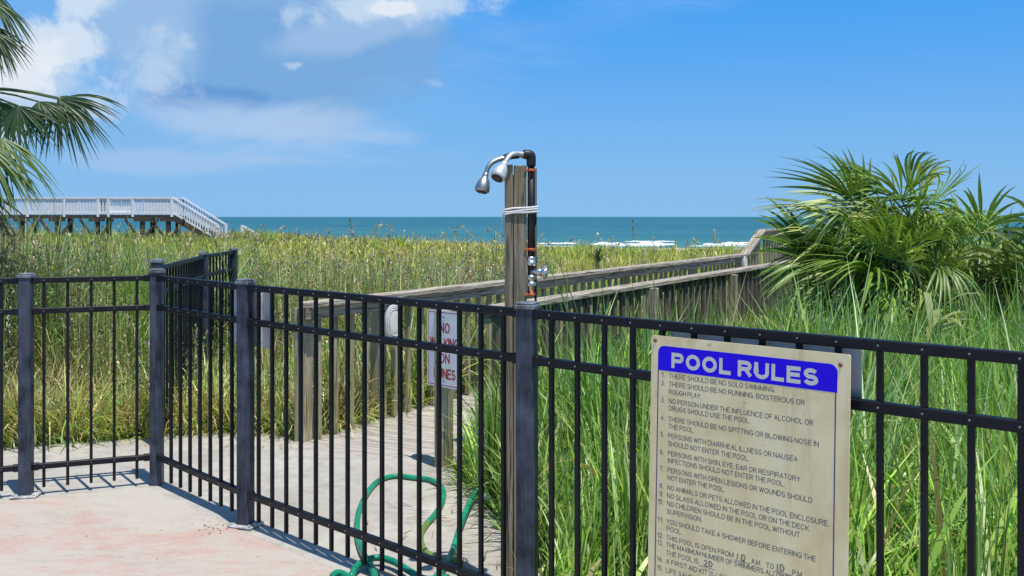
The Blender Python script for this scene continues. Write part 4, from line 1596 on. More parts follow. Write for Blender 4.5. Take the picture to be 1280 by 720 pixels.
# --- dune field beyond the slab and the walk
def field(n, ymin, ymax, power):
    u = RNG.uniform(-0.66, 0.50, n)
    y = ymin * (ymax / ymin) ** (RNG.random(n) ** power)
    x = u * y + RNG.uniform(-0.4, 0.4, n)
    c = (x - L0.x) * WP.x + (y - L0.y) * WP.y
    a = (x - L0.x) * W.x + (y - L0.y) * W.y
    ok = ~inside_paved(x, y) & ((c < -0.10) | (a > WEND)) & (y > 5.6)
    return x[ok], y[ok], ok.sum()


def low_spots(L, x, y):
    L = L * (1 - 0.45 * sstep(-3.2, -2.7, x) * sstep(10.8, 9.3, y) * sstep(-0.6, -1.3, x))
    return L * (1 - 0.25 * sstep(-0.6, 0.2, x) * sstep(17, 9, y))


parts = []
x, y, n = field(5800, 6.0, 17, 0.9)
pn, pm = wob(x, y, 0.55), wob(x + 40, y - 17, 0.9)
L = np.clip(RNG.normal(0.84, 0.20, n) + 0.24 * pm, 0.25, 1.3)
L *= 0.62 + 0.38 * sstep(6.9, 8.4, y + 0.1 * x)
L *= 1 + 0.26 * sstep(-1.6, -3.2, x) * sstep(7.5, 9.0, y) * sstep(14, 11, y)
L *= 1 - 0.28 * sstep(10.5, 14, y)
L = low_spots(L, x, y)
front = sstep(9.0, 7.2, y)
w = np.stack([0.26 + 0.6 * pn, 0.20 + 0.4 * pm, 0.28 - 0.45 * pn + 0.30 * front, 0.14 + 0.25 * pm, 0.08 - 0.25 * pn, 0.22 + 0.2 * pn - 0.1 * front, 0.16 + 0 * pn], -1).clip(0.01)
parts.append(blades(*clumps(x, y, 25, RNG.uniform(0.05, 0.16, n), L, RNG.uniform(0.007, 0.012, n) * (1 + 0.05 * (y - 6)), w, [GREEN, FRESH, STRAW, OLIVE, BROWN, BLUEG, PALEG], RNG.uniform(0.05, 0.22, n) + 0.18 * front, RNG.uniform(0.2, 1.0, n) + 0.7 * front)[:7]))
# arching straw and bright weeds along the edge of the slab
n0 = 900
x = RNG.uniform(-5.5, -1.2, n0)
y = RNG.normal(7.40, 0.32, n0) + 0.30 * np.clip(x + 2.4, -4, 0)
ok = ~inside_paved(x, y)
x, y = x[ok], y[ok]
n = len(x)
parts.append(blades(*clumps(x, y, 16, RNG.uniform(0.03, 0.12, n), RNG.uniform(0.25, 0.7, n), RNG.uniform(0.007, 0.012, n), np.tile([0.55, 0.25, 0.12, 0.20], (n, 1)), [STRAW, FRESH, BROWN, PALEG], RNG.uniform(0.2, 0.6, n), RNG.uniform(0.8, 1.8, n))[:7]))
n0 = 1100
x = RNG.uniform(-5.5, -1.1, n0)
y = RNG.normal(7.14, 0.20, n0) + 0.30 * np.clip(x + 2.2, -4, 0)
parts.append(blades(*clumps(x, y, 14, np.full(n0, 0.09), RNG.uniform(0.08, 0.30, n0), RNG.uniform(0.012, 0.024, n0), np.tile([0.75, 0.25], (n0, 1)), [FRESH, OLIVE], RNG.uniform(0.5, 1.0, n0), RNG.uniform(0.5, 1.2, n0), K=3, wprof=np.array([0.5, 1, 0.8, 0.1]))[:7]))
# creeping weeds and blades spilling on the slab by the sign post
n0 = 420
x = RNG.normal(-0.10, 0.17, n0)
y = RNG.normal(5.75, 0.42, n0)
x = x - 0.22 * (y - 5.6)
ok = ~inside_paved(x, y) & (((x - R0.x) * WP.x + (y - R0.y) * WP.y) > -0.05) & (x > -0.5)
x, y = x[ok], y[ok]
n0 = len(x)
parts.append(blades(*clumps(x, y, 14, np.full(n0, 0.07), RNG.uniform(0.10, 0.34, n0), RNG.uniform(0.008, 0.016, n0), np.tile([0.6, 0.25, 0.15], (n0, 1)), [FRESH, GREEN, STRAW], RNG.uniform(0.4, 1.0, n0), RNG.uniform(0.5, 1.4, n0))[:7]))
# far dunes: yellower, shorter
x, y, n = field(26000, 15, 75, 0.8)
keep = y < (44 + 26 * sstep(0, 22, -x)) + 12
x, y = x[keep], y[keep]
n = len(x)
pn, pm = wob(x, y, 0.16), wob(x + 11, y + 5, 0.07)
L = np.clip(RNG.normal(0.44, 0.15, n) + 0.22 * pn, 0.12, 0.95)
far_ = sstep(15, 24, y)
w = np.stack([0.10 + 0.75 * pn, 0.60 + 0.2 * pm, 0.28 - 0.35 * pn, (0.08 - 0.9 * pm), 0.18 * (1 - far_)], -1).clip(0.01)
parts.append(blades(*clumps(x, y, 12, RNG.uniform(0.10, 0.30, n), L, RNG.uniform(0.011, 0.018, n) * (0.6 + 0.042 * y), w, [GREEN, OLIVE, STRAW, BROWN, BLUEG], RNG.uniform(0.15, 0.5, n), RNG.uniform(0.6, 1.6, n), K=3, wprof=np.array([0.9, 1.0, 0.7, 0.06]))[:7]))
g2 = array_mesh('dune_grass', *join_arrays(parts), M['grass'])
tag(g2, 'green and straw coloured dune grass filling the field up to the sea', 'grass', kind='stuff')


# --- flecked dry weeds and sea-oat stalks standing above the grass
def stalks(x, y, H, lean, w, colr, head, headcol, flecks, fsize, fcol, fstart=0.4):
    n = len(x)
    P = place(x, y)
    az_ = RNG.uniform(0, 6.28, n)
    out = [blades(P, H, w, az_, np.abs(RNG.normal(0.05, 0.05, n)), lean, colr, K=3, wprof=np.array([1, 0.9, 0.8, 0.5]))]
    # position of the stalk at parameter t, same curve as the blade
    F = flecks
    t = RNG.uniform(fstart, 1.0, (n, F))
    ang = 0.05 + lean[:, None] * (t ** 1.4) * 0.42
    cx = P[:, 0:1] + np.sin(ang) * t * H[:, None] * np.cos(az_)[:, None]
    cy = P[:, 1:2] + np.sin(ang) * t * H[:, None] * np.sin(az_)[:, None]
    cz = P[:, 2:3] + np.cos(ang) * t * H[:, None]
    B = np.stack([cx, cy, cz], -1).reshape(-1, 3)
    m_ = len(B)
    fl = np.repeat(fsize, F) * RNG.uniform(0.6, 1.5, m_)
    out.append(blades(B, fl, fl * 0.42, RNG.uniform(0, 6.28, m_), RNG.uniform(0.3, 1.5, m_), RNG.uniform(0.2, 1.2, m_), np.repeat(fcol, F, 0) * RNG.uniform(0.75, 1.25, (m_, 1)), K=2, wprof=np.array([0.3, 1.0, 0.1])))
    return out


parts = []
n = 9500
u = RNG.uniform(-0.62, 0.04, n)
y = 7.3 + RNG.random(n) ** 1.3 * 9.5
x = u * y
c = (x - L0.x) * WP.x + (y - L0.y) * WP.y
pn = wob(x - 5, y + 9, 0.5)
ok = ~inside_paved(x, y) & (c < -0.25) & (pn + RNG.normal(0, 0.35, n) > -0.25)
x, y, pn = x[ok], y[ok], pn[ok]
n = len(x)
H = low_spots(np.clip(RNG.normal(0.98, 0.15, n), 0.4, 1.35), x, y) * (1 + 0.16 * sstep(-1.2, -3, x) * (1 - sstep(9, 13, y)))
sc_ = 1 + 0.06 * (y - 7)
fc, _ = pick([GREYW, BROWN, GREEN, BLUEG], np.stack([0.42 + 0.2 * pn, 0.2 + 0 * pn, 0.28 - 0.2 * pn, 0.25 + 0 * pn], -1).clip(0.02), n)
sc2, _ = pick([STRAW, BROWN, GREEN], np.tile([0.4, 0.4, 0.2], (n, 1)), n)
parts += stalks(x, y, H, RNG.uniform(0.0, 0.6, n), 0.0045 * sc_, sc2, None, None, 20, 0.026 * sc_, fc, 0.40)
g3 = array_mesh('dry_weeds', *join_arrays(parts), M['grass'])
tag(g3, 'grey and pinkish seeding weeds standing among the dune grass', 'weeds', kind='stuff')

parts = []
n = 620
u = RNG.uniform(-0.5, 0.42, n)
y = 18 + RNG.random(n) * 36
x = u * y
c = (x - L0.x) * WP.x + (y - L0.y) * WP.y
ok = (c < -0.3) & (RNG.random(n) < np.where(u > 0.02, 0.35, 0.8))
x, y = x[ok], y[ok]
n = len(x)
H = np.clip(RNG.normal(0.80, 0.25, n), 0.4, 1.6)
sc2, _ = pick([STRAW, OLIVE], np.tile([0.7, 0.3], (n, 1)), n)
fc, _ = pick([STRAW, GREYW], np.tile([0.75, 0.25], (n, 1)), n)
parts += stalks(x, y, H, RNG.uniform(0.3, 1.1, n), 0.008 + 0.0004 * y, sc2, None, None, 14, 0.035 + 0.0014 * y, fc, 0.80)
g4 = array_mesh('sea_oats', *join_arrays(parts), M['grass'])
tag(g4, 'straw coloured sea oat stalks with drooping seed heads on the dune crest', 'sea oats', kind='stuff')


# ------------------------------------------------------------------ palms: fans of folded leaf segments
def fan(hub, axis, normal, Rl, spread, n, droop, wind=(0, 0, 0), colr=(0.06, 0.13, 0.03), width=1.0, jit=0.12, K=7, split=0.35, tipbrown=0.0):
    """one palmate leaf: n folded segments radiating from the hub -> verts, quads, tints"""
    hub = np.array(hub, float)
    ax = np.array(axis, float)
    ax /= np.linalg.norm(ax)
    nr = np.array(normal, float)
    nr -= ax * nr.dot(ax)
    nr /= np.linalg.norm(nr)
    sd = np.cross(nr, ax)
    wind = np.array(wind, float)
    th = np.linspace(-spread, spread, n) + RNG.normal(0, 0.03, n)
    t = np.linspace(0, 1, K + 1)
    wp = np.minimum(t / split, (1 - t) / (1 - split)).clip(0) ** 0.85
    wp[0] = 0.12
    wp[-1] = 0.02
    V, Q, T = [], [], []
    base = 0
    step = 2 * spread / max(1, n - 1)
    for i in range(n):
        d = ax * math.cos(th[i]) + sd * math.sin(th[i]) - nr * 0.22 * (1 - math.cos(th[i])) + RNG.normal(0, jit * 0.35, 3)
        d /= np.linalg.norm(d)
        L = Rl * (0.72 + 0.28 * math.cos(th[i] * 0.9)) * RNG.uniform(0.86, 1.1)
        dr = droop * RNG.uniform(0.7, 1.35)
        wv = wind * RNG.uniform(0.6, 1.4)
        c = hub + d[None] * (L * t)[:, None]
        c = c + (np.array([0, 0, -1.0])[None] * dr + wv[None]) * (L * t ** 2.3)[:, None]
        # keep the segment's length as it bends
        sgl = np.linalg.norm(np.diff(c, axis=0), axis=1)
        sc_ = L / sgl.sum()
        c = hub + (c - hub) * sc_
        tg = np.gradient(c, axis=0)
        tg /= np.linalg.norm(tg, axis=1)[:, None]
        s2 = np.cross(nr[None], tg)
        s2 /= (np.linalg.norm(s2, axis=1)[:, None] + 1e-9)
        up = np.cross(tg, s2)
        W2 = L * split * math.tan(step / 2) * 1.12 * width
        hw = (W2 * wp)[:, None]
        l = c - s2 * hw + up * hw * 0.45
        r = c + s2 * hw + up * hw * 0.45
        V.append(np.stack([l, c, r], 1).reshape(-1, 3))
        j = np.arange(K) * 3 + base
        Q.append(np.concatenate([np.stack([j, j + 1, j + 4, j + 3], -1), np.stack([j + 1, j + 2, j + 5, j + 4], -1)]))
        cc = np.array(colr) * RNG.uniform(0.8, 1.2)
        tt = np.tile(cc, ((K + 1) * 3, 1))
        if tipbrown:
            f = np.repeat(sstep(0.80, 1.0, t) * tipbrown, 3)[:, None]
            tt = tt * (1 - f) + np.array([0.24, 0.18, 0.08]) * f
        T.append(tt)
        base += (K + 1) * 3
    return np.concatenate(V), np.concatenate(Q), np.concatenate(T)


def stem_arr(a, b, r0, r1, colr, sag=0.0, n=6, K=6):
    a, b = np.array(a, float), np.array(b, float)
    t = np.linspace(0, 1, K + 1)
    c = a[None] + (b - a)[None] * t[:, None]
    c[:, 2] += sag * 4 * t * (1 - t)
    d = (b - a) / np.linalg.norm(b - a)
    u = np.cross(d, [0, 0, 1.0])
    if np.linalg.norm(u) < 1e-3:
        u = np.array([1.0, 0, 0])
    u /= np.linalg.norm(u)
    w = np.cross(d, u)
    rr_ = r0 + (r1 - r0) * t
    ph = np.arange(n) / n * 2 * np.pi
    V = c[:, None, :] + rr_[:, None, None] * (np.cos(ph)[None, :, None] * u + np.sin(ph)[None, :, None] * w)
    Q = []
    for i in range(K):
        for k in range(n):
            Q.append((i * n + k, i * n + (k + 1) % n, (i + 1) * n + (k + 1) % n, (i + 1) * n + k))
    return V.reshape(-1, 3), np.array(Q), np.tile(np.array(colr, float), (n * (K + 1), 1))


def trunk_obj(parent, base, top, r0, r1):
    m = MB()
    base, top = Vector(base), Vector(top)
    n = 22
    pts = [base.lerp(top, i / n) + Vector((0.02 * math.sin(i * 0.7), 0, 0)) for i in range(n + 1)]
    m.tube(pts, [(r0 + (r1 - r0) * i / n) * (1 + 0.10 * (i % 2)) for i in range(n + 1)], 12)
    return m.build('trunk', M['bark'], parent)


def at(u, v, yy):
    return np.array([(u - 640) / 1280 * yy, yy, 1.5 - (v - 271) / 1280 * yy])


# cabbage palm whose fronds reach into the picture from the left
lp_c = np.array([-4.85, 8.2, 2.45])
lp = empty('palm_tree', (lp_c[0], lp_c[1], -0.06), 'fan palm at the left edge, its drooping green fronds hanging into the sky', 'palm tree')
lo_ = np.array(lp.location)
trunk_obj(lp, (0, 0, 0), (0, 0, 2.45), 0.15, 0.12)
PG = [(0.050, 0.10, 0.020), (0.072, 0.14, 0.026), (0.036, 0.078, 0.020)]
fr_ = []


def frond(hub, axis, normal, Rl, spread, n, droop, colr, wind=(0, 0, 0), width=1.0, tip=0.3):
    hub = np.array(hub)
    fr_.append(fan(hub - lo_, axis, normal, Rl, spread, n, droop, wind, colr, width, tipbrown=tip))
    fr_.append(stem_arr(lp_c - lo_, hub - lo_, 0.016, 0.008, (0.11, 0.17, 0.05), sag=0.08))


# the big drooping fan, then its neighbours
frond(at(74, 124, 8.0), (0.62, -0.15, -0.62), (0.15, -0.95, 0.30), 0.60, 1.25, 34, 0.42, PG[2], (0.06, 0, 0), 1.35)
frond(at(72, 122, 8.05), (0.80, 0.15, -0.30), (0.25, -0.6, 0.75), 0.47, 1.1, 22, 1.05, PG[0], (0.02, 0, 0), 1.3)
frond(at(22, 132, 7.8), (0.25, -0.2, -0.85), (0.1, -0.95, 0.3), 0.48, 1.25, 28, 0.35, PG[2], width=1.3)
frond(at(48, 127, 7.9), (0.45, -0.3, -0.80), (0.1, -0.95, 0.3), 0.44, 1.2, 26, 0.55, PG[0], width=1.3)
frond(at(2, 128, 8.1), (0.15, -0.2, -0.95), (0.1, -0.95, 0.3), 0.50, 1.2, 26, 0.35, PG[1], width=1.3)
frond(at(-8, 40, 7.8), (0.30, -0.3, -0.9), (0.2, -0.95, 0.3), 0.42, 1.1, 26, 0.5, PG[2], width=1.3)
frond(at(-22, 30, 8.1), (0.45, -0.2, -0.85), (0.2, -0.95, 0.3), 0.50, 1.1, 26, 0.45, PG[2], width=1.25)
frond(at(-8, 2, 7.9), (0.30, -0.3, -0.9), (0.2, -0.95, 0.3), 0.48, 1.1, 26, 0.5, PG[0], width=1.25)
frond(at(-14, 195, 7.7), (0.42, -0.3, -0.85), (0.2, -0.95, 0.3), 0.52, 1.0, 24, 0.35, PG[1], width=1.25)
frond(at(0, 172, 7.6), (0.45, -0.45, -0.60), (0.3, -0.5, 0.8), 0.62, 1.05, 24, 0.65, (0.10, 0.18, 0.03), (0.05, 0, 0), 1.2)
frond(at(-25, 178, 7.4), (0.55, -0.3, -0.6), (0.2, -0.6, 0.8), 0.70, 1.0, 22, 0.6, (0.09, 0.16, 0.03), (0.05, 0, 0), 1.1)
frond(at(-30, -15, 8.0), (0.50, -0.1, -0.60), (0.3, -0.8, 0.5), 0.66, 1.3, 24, 0.85, PG[0], (0.05, 0, 0))
frond(at(-60, 20, 8.2), (0.40, 0.1, -0.8), (0.3, -0.8, 0.5), 0.62, 1.2, 22, 0.8, PG[1])
frond(at(-30, 235, 7.9), (0.25, -0.1, -0.9), (0.4, -0.8, 0.2), 0.55, 0.9, 16, 0.3, (0.19, 0.14, 0.07), tip=0.8)
for i in range(22):
    a = R(70 + 220 * RNG.random())
    e = RNG.uniform(-0.5, 1.1)
    d = np.array([math.cos(a) * math.cos(e), math.sin(a) * math.cos(e), math.sin(e)])
    frond(lp_c + d * RNG.uniform(0.6, 0.95), d + np.array([0, 0, -0.35]), (d[0] * -0.5, d[1] * -0.5, 1), RNG.uniform(0.55, 0.75), 1.2, 20, RNG.uniform(0.5, 0.9), PG[i % 3])
array_mesh('crown', *join_arrays(fr_), M['palm_leaf'], lp)


# wind-swept palm thicket on the right
def palm_clump(name, base, heads, label, cat, group, seed, fansper, Rl, cols, wind, base_dead=0.15, spread=1.15, nseg=15, extra=(), rfac=None):
    global RNG
    RNG = np.random.default_rng(seed)
    o = empty(name, base, label, cat, group)
    b = np.array(base, float)
    arr = []
    for hi_, hd in enumerate(heads):
        hd = np.array(hd, float)
        rf = rfac[hi_] if rfac else 1.0
        root = np.array([b[0] + (hd[0] - b[0]) * 0.55, b[1] + (hd[1] - b[1]) * 0.8, b[2]])
        trunk_obj(o, Vector(root - b), Vector(hd - b - np.array([0, 0, 0.05])), 0.075, 0.06)
        for k in range(fansper):
            a = 2 * math.pi * (k + RNG.random()) / fansper * 2.0
            e = RNG.uniform(-0.55, 1.25)
            d = np.array([math.cos(a) * math.cos(e), math.sin(a) * math.cos(e), math.sin(e)])
            d = d + np.array(wind) * 0.5
            d /= np.linalg.norm(d)
            pl_ = RNG.uniform(0.14, 0.46) * (Rl / 0.7) * rf
            hub = hd + d * pl_
            nrm = np.array([-d[0] * 0.6, -d[1] * 0.6, 1.0]) + RNG.normal(0, 0.35, 3)
            c0 = np.array(cols[RNG.integers(0, len(cols))])
            if e < -0.2 and RNG.random() < base_dead:
                c0 = np.array((0.20, 0.15, 0.075))
            dr = RNG.uniform(0.10, 0.60) if e > 0.5 else RNG.uniform(0.45, 1.10)
            arr.append(fan(hub - b, d, nrm, Rl * rf * RNG.uniform(0.65, 1.2), spread * RNG.uniform(0.75, 1.05), nseg, dr, np.array(wind) * RNG.uniform(0.3, 1.0), c0, 0.78, jit=0.25, split=0.45, tipbrown=0.15))
            arr.append(stem_arr(hd - b, hub - b, 0.010, 0.007, (0.12, 0.18, 0.06), n=5, K=3))
    # brown dead fronds hanging against the stems
    for hd in heads:
        hd = np.array(hd, float)
        for k in range(3):
            a = RNG.uniform(0, 6.28)
            hub = hd + np.array([math.cos(a) * 0.10, math.sin(a) * 0.10, -0.12])
            arr.append(fan(hub - b, (math.cos(a) * 0.35, math.sin(a) * 0.35, -1.0), (math.cos(a), math.sin(a), 0.3), Rl * RNG.uniform(0.6, 0.85), 0.5, 9, 0.2, (0, 0, 0), (0.26, 0.19, 0.10), 0.7, jit=0.4, split=0.4))
    for hub, ax, nr, rl_, sp_, n_, dr_, wn_ in extra:
        arr.append(fan(np.array(hub) - b, ax, nr, rl_, sp_, n_, dr_, wn_, cols[RNG.integers(0, len(cols))], 1.3, jit=0.2, split=0.45, tipbrown=0.1))
        arr.append(stem_arr(np.array(hub) - b - np.array(ax) * 0.4, np.array(hub) - b, 0.010, 0.007, (0.12, 0.18, 0.06), n=5, K=3))
    array_mesh('crown', *join_arrays(arr), M['palm_leaf'], o)
    return o


PC = [(0.17, 0.29, 0.040), (0.23, 0.36, 0.055), (0.32, 0.43, 0.075), (0.12, 0.21, 0.033), (0.42, 0.48, 0.13)]
zb = -0.17
heads = [at(1140, 275, 9.2), at(1086, 286, 9.0), at(1130, 318, 8.7), at(1082, 336, 9.1), at(1168, 312, 9.4), at(1186, 350, 8.9), at(1112, 364, 8.6), at(1066, 368, 9.2), at(1156, 376, 8.8)]
palm_clump('palm_thicket', (3.4, 9.1, zb), heads, 'large wind-swept dark green palm thicket hiding the end of the boardwalk railing', 'palm', 'palms beyond the tall grass', 27, 17, 0.70, PC, (-0.62, -0.12, -0.16), base_dead=0.4, nseg=18, rfac=[0.85, 0.95, 0.85, 1.0, 0.62, 0.60, 0.9, 1.0, 0.7], extra=[(at(1076, 262, 9.1), (-0.30, 0, 1.0), (0.3, -0.9, 0.1), 0.56, 0.55, 9, 0.10, (-0.1, 0, 0)), (at(1138, 240, 9.1), (0.05, 0, 1.0), (0.2, -0.9, 0), 0.42, 0.5, 9, 0.35, (0.25, 0, 0)), (at(1152, 246, 9.3), (0.12, 0.1, 1.0), (0.2, -0.9, 0), 0.46, 0.4, 8, 0.45, (0.3, 0, 0)), (at(1010, 325, 9.1), (-0.6, -0.1, 0.9), (0.4, -0.8, 0.5), 0.68, 0.6, 9, 0.25, (-0.1, 0, 0)), (at(1030, 340, 8.8), (-0.9, -0.3, 0.2), (0.2, -0.5, 0.8), 0.66, 0.9, 13, 0.7, (-0.2, 0, 0)), (at(1040, 385, 8.6), (-0.7, -0.5, 0.1), (0.2, -0.5, 0.8), 0.62, 0.9, 13, 0.8, (-0.2, 0, 0)), (at(1120, 390, 8.5), (-0.2, -0.7, 0.1), (0.1, -0.5, 0.8), 0.62, 0.9, 13, 0.9, (-0.2, 0, 0))])
heads = [at(1222, 318, 9.6), at(1236, 362, 9.2), at(1256, 345, 9.8)]
palm_clump('palm_shrub', (4.45, 9.5, zb), heads, 'broad-leaved lower palm with upright fans standing between the thicket and the picture edge', 'palm', 'palms beyond the tall grass', 5, 10, 0.52, PC[:4] + [(0.14, 0.22, 0.05)], (0.10, 0, 0.05), nseg=12)
heads = [at(1318, 335, 9.0), at(1336, 300, 9.3), at(1300, 372, 8.8)]
palm_clump('palm_shrub', (4.7, 9.0, zb), heads, 'yellowish green palm cut off by the right edge of the picture', 'palm', 'palms beyond the tall grass', 9, 9, 0.62, [(0.15, 0.22, 0.05), (0.10, 0.17, 0.04), (0.19, 0.24, 0.07)], (-0.15, 0, 0), nseg=12)


def strap_plant(name, base, label, cat, n, Lr, w, a1, cols, seed, a0=(0.05, 0.9)):
    """rosette of long strap leaves from one crown"""
    global RNG
    RNG = np.random.default_rng(seed)
    o = empty(name, base, label, cat)
    P = RNG.normal(0, 0.02, (n, 3))
    P[:, 2] = RNG.uniform(0, 0.05, n)
    c_ = np.array(cols)[RNG.integers(0, len(cols), n)] * RNG.uniform(0.8, 1.2, (n, 1))
    v_, q_, t_ = blades(P, RNG.uniform(*Lr, n), np.full(n, w) * RNG.uniform(0.8, 1.2, n), np.linspace(0, 6.28 * 3, n) + RNG.normal(0, 0.2, n), RNG.uniform(*a0, n), np.abs(RNG.normal(a1, 0.3, n)), c_, K=8, wprof=np.array([0.6, 0.9, 1, 1, 0.95, 0.85, 0.65, 0.35, 0.03]))
    array_mesh('leaves', v_, q_, t_, M['palm_leaf'], o)
    m = MB()
    m.tube([(0, 0, -0.15), (0, 0, 0.03), (0, 0, 0.06)], [0.05, 0.04, 0.02], 8)
    m.build('stem', M['bark'], o)
    return o


b = at(1165, 362, 7.3)
m_ = strap_plant('strap_plant', (b[0], b[1], 0.62), 'pale yellow-green plant with wide drooping leaves in front of the palm thicket', 'plant', 16, (0.40, 0.62), 0.055, 1.9, [(0.25, 0.31, 0.10), (0.30, 0.33, 0.13), (0.20, 0.27, 0.07)], 31, (0.3, 1.1))
m = MB()
m.tube([(0, 0, -0.85), (0.01, 0, -0.4), (0, 0, -0.1)], [0.035, 0.03, 0.04], 8)
m.build('stalk', M['bark'], m_)
b = at(992, 366, 7.6)
strap_plant('strap_plant', (b[0], b[1], 0.45), 'low yellow-green strap leaved plant by the foot of the thicket, next to the railing', 'plant', 26, (0.35, 0.60), 0.030, 1.3, [(0.20, 0.27, 0.05), (0.25, 0.29, 0.07)], 32, (0.2, 1.0))
yx, yy_ = (747 - 640) / 1280 * 26, 26.0
strap_plant('yucca', (yx, yy_, float(height(yx, yy_)) + 0.52), 'small dark spiky yucca standing alone on the dune crest by the surf', 'yucca', 40, (0.35, 0.55), 0.035, 0.25, [(0.05, 0.09, 0.035), (0.08, 0.12, 0.05)], 33, (0.05, 1.2))


def leafy_shrub(base, hgt, spread_, label, cols, seed):
    """many thin stems set with small leaves"""
    global RNG
    RNG = np.random.default_rng(seed)
    o = empty('shrub', base, label, 'shrub', 'grey-green shrubs behind the left fence')
    n = 64
    azs = RNG.uniform(0, 6.28, n)
    Ls = RNG.uniform(0.6, 1.0, n) * hgt
    ln = np.abs(RNG.normal(0, 0.28, n)) * spread_
    P = RNG.normal(0, 0.05 * spread_, (n, 3))
    P[:, 2] = -0.05
    m = MB()
    leafP, leafA = [], []
    for i in range(n):
        d = Vector((math.sin(ln[i]) * math.cos(azs[i]), math.sin(ln[i]) * math.sin(azs[i]), math.cos(ln[i])))
        p0 = Vector(P[i])
        pts = [p0 + d * Ls[i] * t + Vector((0.03 * math.sin(5 * t + i), 0.03 * math.cos(4 * t + i), 0)) * t for t in (0, 0.35, 0.7, 1.0)]
        m.tube(pts, [0.006, 0.005, 0.003, 0.0015], 5)
        for t in RNG.uniform(0.25, 1.0, 44):
            q = p0 + d * Ls[i] * t + Vector(RNG.normal(0, 0.022, 3))
            leafP.append(q)
    m.build('stems', M['bark'], o)
    leafP = np.array(leafP)
    k = len(leafP)
    c_ = np.array(cols)[RNG.integers(0, len(cols), k)] * RNG.uniform(0.7, 1.3, (k, 1))
    v_, q_, t_ = blades(leafP, RNG.uniform(0.035, 0.075, k), RNG.uniform(0.012, 0.022, k), RNG.uniform(0, 6.28, k), RNG.uniform(0.3, 1.5, k), RNG.uniform(-0.3, 0.8, k), c_, K=3, wprof=np.array([0.2, 1.0, 0.8, 0.05]))
    array_mesh('foliage', v_, q_, t_, M['grass'], o)


SHC = [(0.13, 0.18, 0.10), (0.18, 0.23, 0.14), (0.09, 0.14, 0.06), (0.25, 0.26, 0.19), (0.18, 0.13, 0.10)]
for u_, y_, h_, lb, sd_ in ((8, 8.6, 1.62, 'tall grey-green leafy shrub at the very left edge, below the palm', 41), (52, 9.3, 1.50, 'grey-green leafy shrub just left of the corner post panel, below the palm tips', 42), (118, 9.8, 1.30, 'lower grey shrub with dry tips, behind the middle of the left fence panel', 43)):
    x_ = (u_ - 640) / 1280 * y_
    leafy_shrub((x_, y_, float(height(x_, y_))), h_, 1.0, lb, SHC, sd_)


# tall single reeds crossing the railing behind the shower
def reed(u0, v0, u1, v1, yy, w, colr, label, bend=0.3, oat=False, seed=1):
    global RNG
    RNG = np.random.default_rng(seed)
    a, b = at(u0, v0, yy), at(u1, v1, yy)
    zg = float(height(a[0], a[1]))
    o = empty('tall_reed' if not oat else 'sea_oat', (a[0], a[1], zg), label, 'grass stalk')
    base = np.array([a[0], a[1], zg])
    t = np.linspace(0, 1, 13)
    K = 12
    pts = (1 - t)[:, None] ** 1 * 0 + (a - base)[None] * np.minimum(1, t * 2)[:, None] + (b - a)[None] * np.maximum(0, t * 2 - 1)[:, None]
    pts = pts + np.array([0, 0, 0.0])[None]
    # soften the joint between stem and tip
    for _ in range(6):
        pts[1:-1] = 0.25 * pts[:-2] + 0.5 * pts[1:-1] + 0.25 * pts[2:]
    hw = w / 2 * (1 - 0.9 * np.maximum(0, t - 0.3) / 0.7)
    V = np.stack([pts - np.array([1, 0.3, 0])[None] * hw[:, None], pts + np.array([1, 0.3, 0])[None] * hw[:, None]], 1).reshape(-1, 3)
    j = np.arange(K) * 2
    Q = np.stack([j, j + 1, j + 3, j + 2], -1)
    array_mesh('blade', V, Q, np.tile(np.array(colr), (len(V), 1)), M['grass'], o)
    if oat:
        n = 46
        s = 1.0 - 0.17 * RNG.random(n) ** 1.3
        ip = np.stack([np.interp(s, t, pts[:, i]) for i in range(3)], -1)
        f = blades(ip, RNG.uniform(0.025, 0.045, n) * (yy / 9) ** 0.7, RNG.uniform(0.010, 0.016, n) * (yy / 9) ** 0.7, RNG.uniform(-0.8, 0.8, n), RNG.uniform(1.2, 2.6, n), RNG.uniform(0.3, 1, n), np.tile(np.array([0.36, 0.31, 0.16]), (n, 1)) * RNG.uniform(0.7, 1.2, (n, 1)), K=2, wprof=np.array([0.4, 1, 0.1]))
        array_mesh('seed_head', *f, M['grass'], o)
    return o


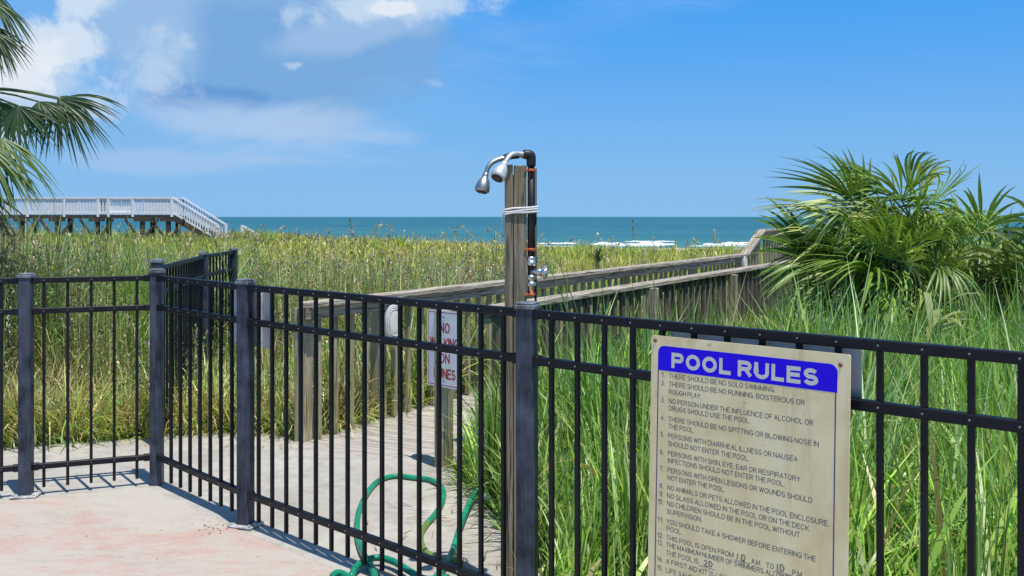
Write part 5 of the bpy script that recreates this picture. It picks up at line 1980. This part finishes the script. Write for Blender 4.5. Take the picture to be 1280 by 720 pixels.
reed(725, 420, 680, 318, 5.6, 0.020, (0.13, 0.20, 0.07), 'long pale green reed leaning left across the railings, nearest the shower valve', seed=2)
reed(735, 415, 686, 300, 5.9, 0.014, (0.09, 0.16, 0.06), 'thin dark green reed leaning left above the railings beside the shower', seed=3)
reed(830, 410, 812, 330, 6.2, 0.016, (0.15, 0.22, 0.10), 'bluish upright reed in front of the middle of the dark railing', seed=4)
reed(290, 345, 262, 288, 8.2, 0.010, (0.30, 0.32, 0.14), 'tall pale oat stalk rising through the rear fence', oat=True, seed=5)
reed(447, 340, 436, 272, 14.0, 0.012, (0.20, 0.22, 0.09), 'tall sea oat with a greenish head against the sea, above the middle of the field', oat=True, seed=6)
reed(793, 345, 790, 274, 22.0, 0.012, (0.30, 0.26, 0.12), 'solitary sea oat with a pale head standing against the sea over the surf', oat=True, seed=7)

# ------------------------------------------------------------------ bits of leaf litter on the paving
RNG = np.random.default_rng(77)
n = 260
cx = np.concatenate([RNG.normal(-0.12, 0.22, 120), RNG.uniform(-2.6, -1.2, 60), RNG.normal(-1.42, 0.09, 40), RNG.uniform(-3.4, -0.6, 40)])
cy = np.concatenate([RNG.normal(5.2, 0.5, 120), RNG.normal(6.75, 0.18, 60), RNG.normal(4.93, 0.05, 40), RNG.uniform(3.6, 5.2, 40)])
P = np.stack([cx, cy, np.full(n, 0.002)], -1)
sz = np.concatenate([RNG.uniform(0.04, 0.16, 120), RNG.uniform(0.03, 0.10, 60), RNG.uniform(0.008, 0.02, 40), RNG.uniform(0.006, 0.016, 40)])
c_, _ = pick([STRAW, BROWN], np.tile([0.45, 0.55], (n, 1)), n)
lt = array_mesh('leaf_litter', *blades(P, sz, np.minimum(sz * 0.5, 0.006), RNG.uniform(0, 6.28, n), RNG.uniform(1.3, 1.5, n), RNG.uniform(0, 0.15, n), c_ * 0.8, K=3, wprof=np.array([0.4, 1, 0.8, 0.1])), M['litter'])
tag(lt, 'dry leaf and twig litter scattered on the concrete', 'litter', kind='stuff')

bpy.context.view_layer.update()
print('verts', sum(len(o.data.vertices) for o in SC.objects if o.type == 'MESH'))
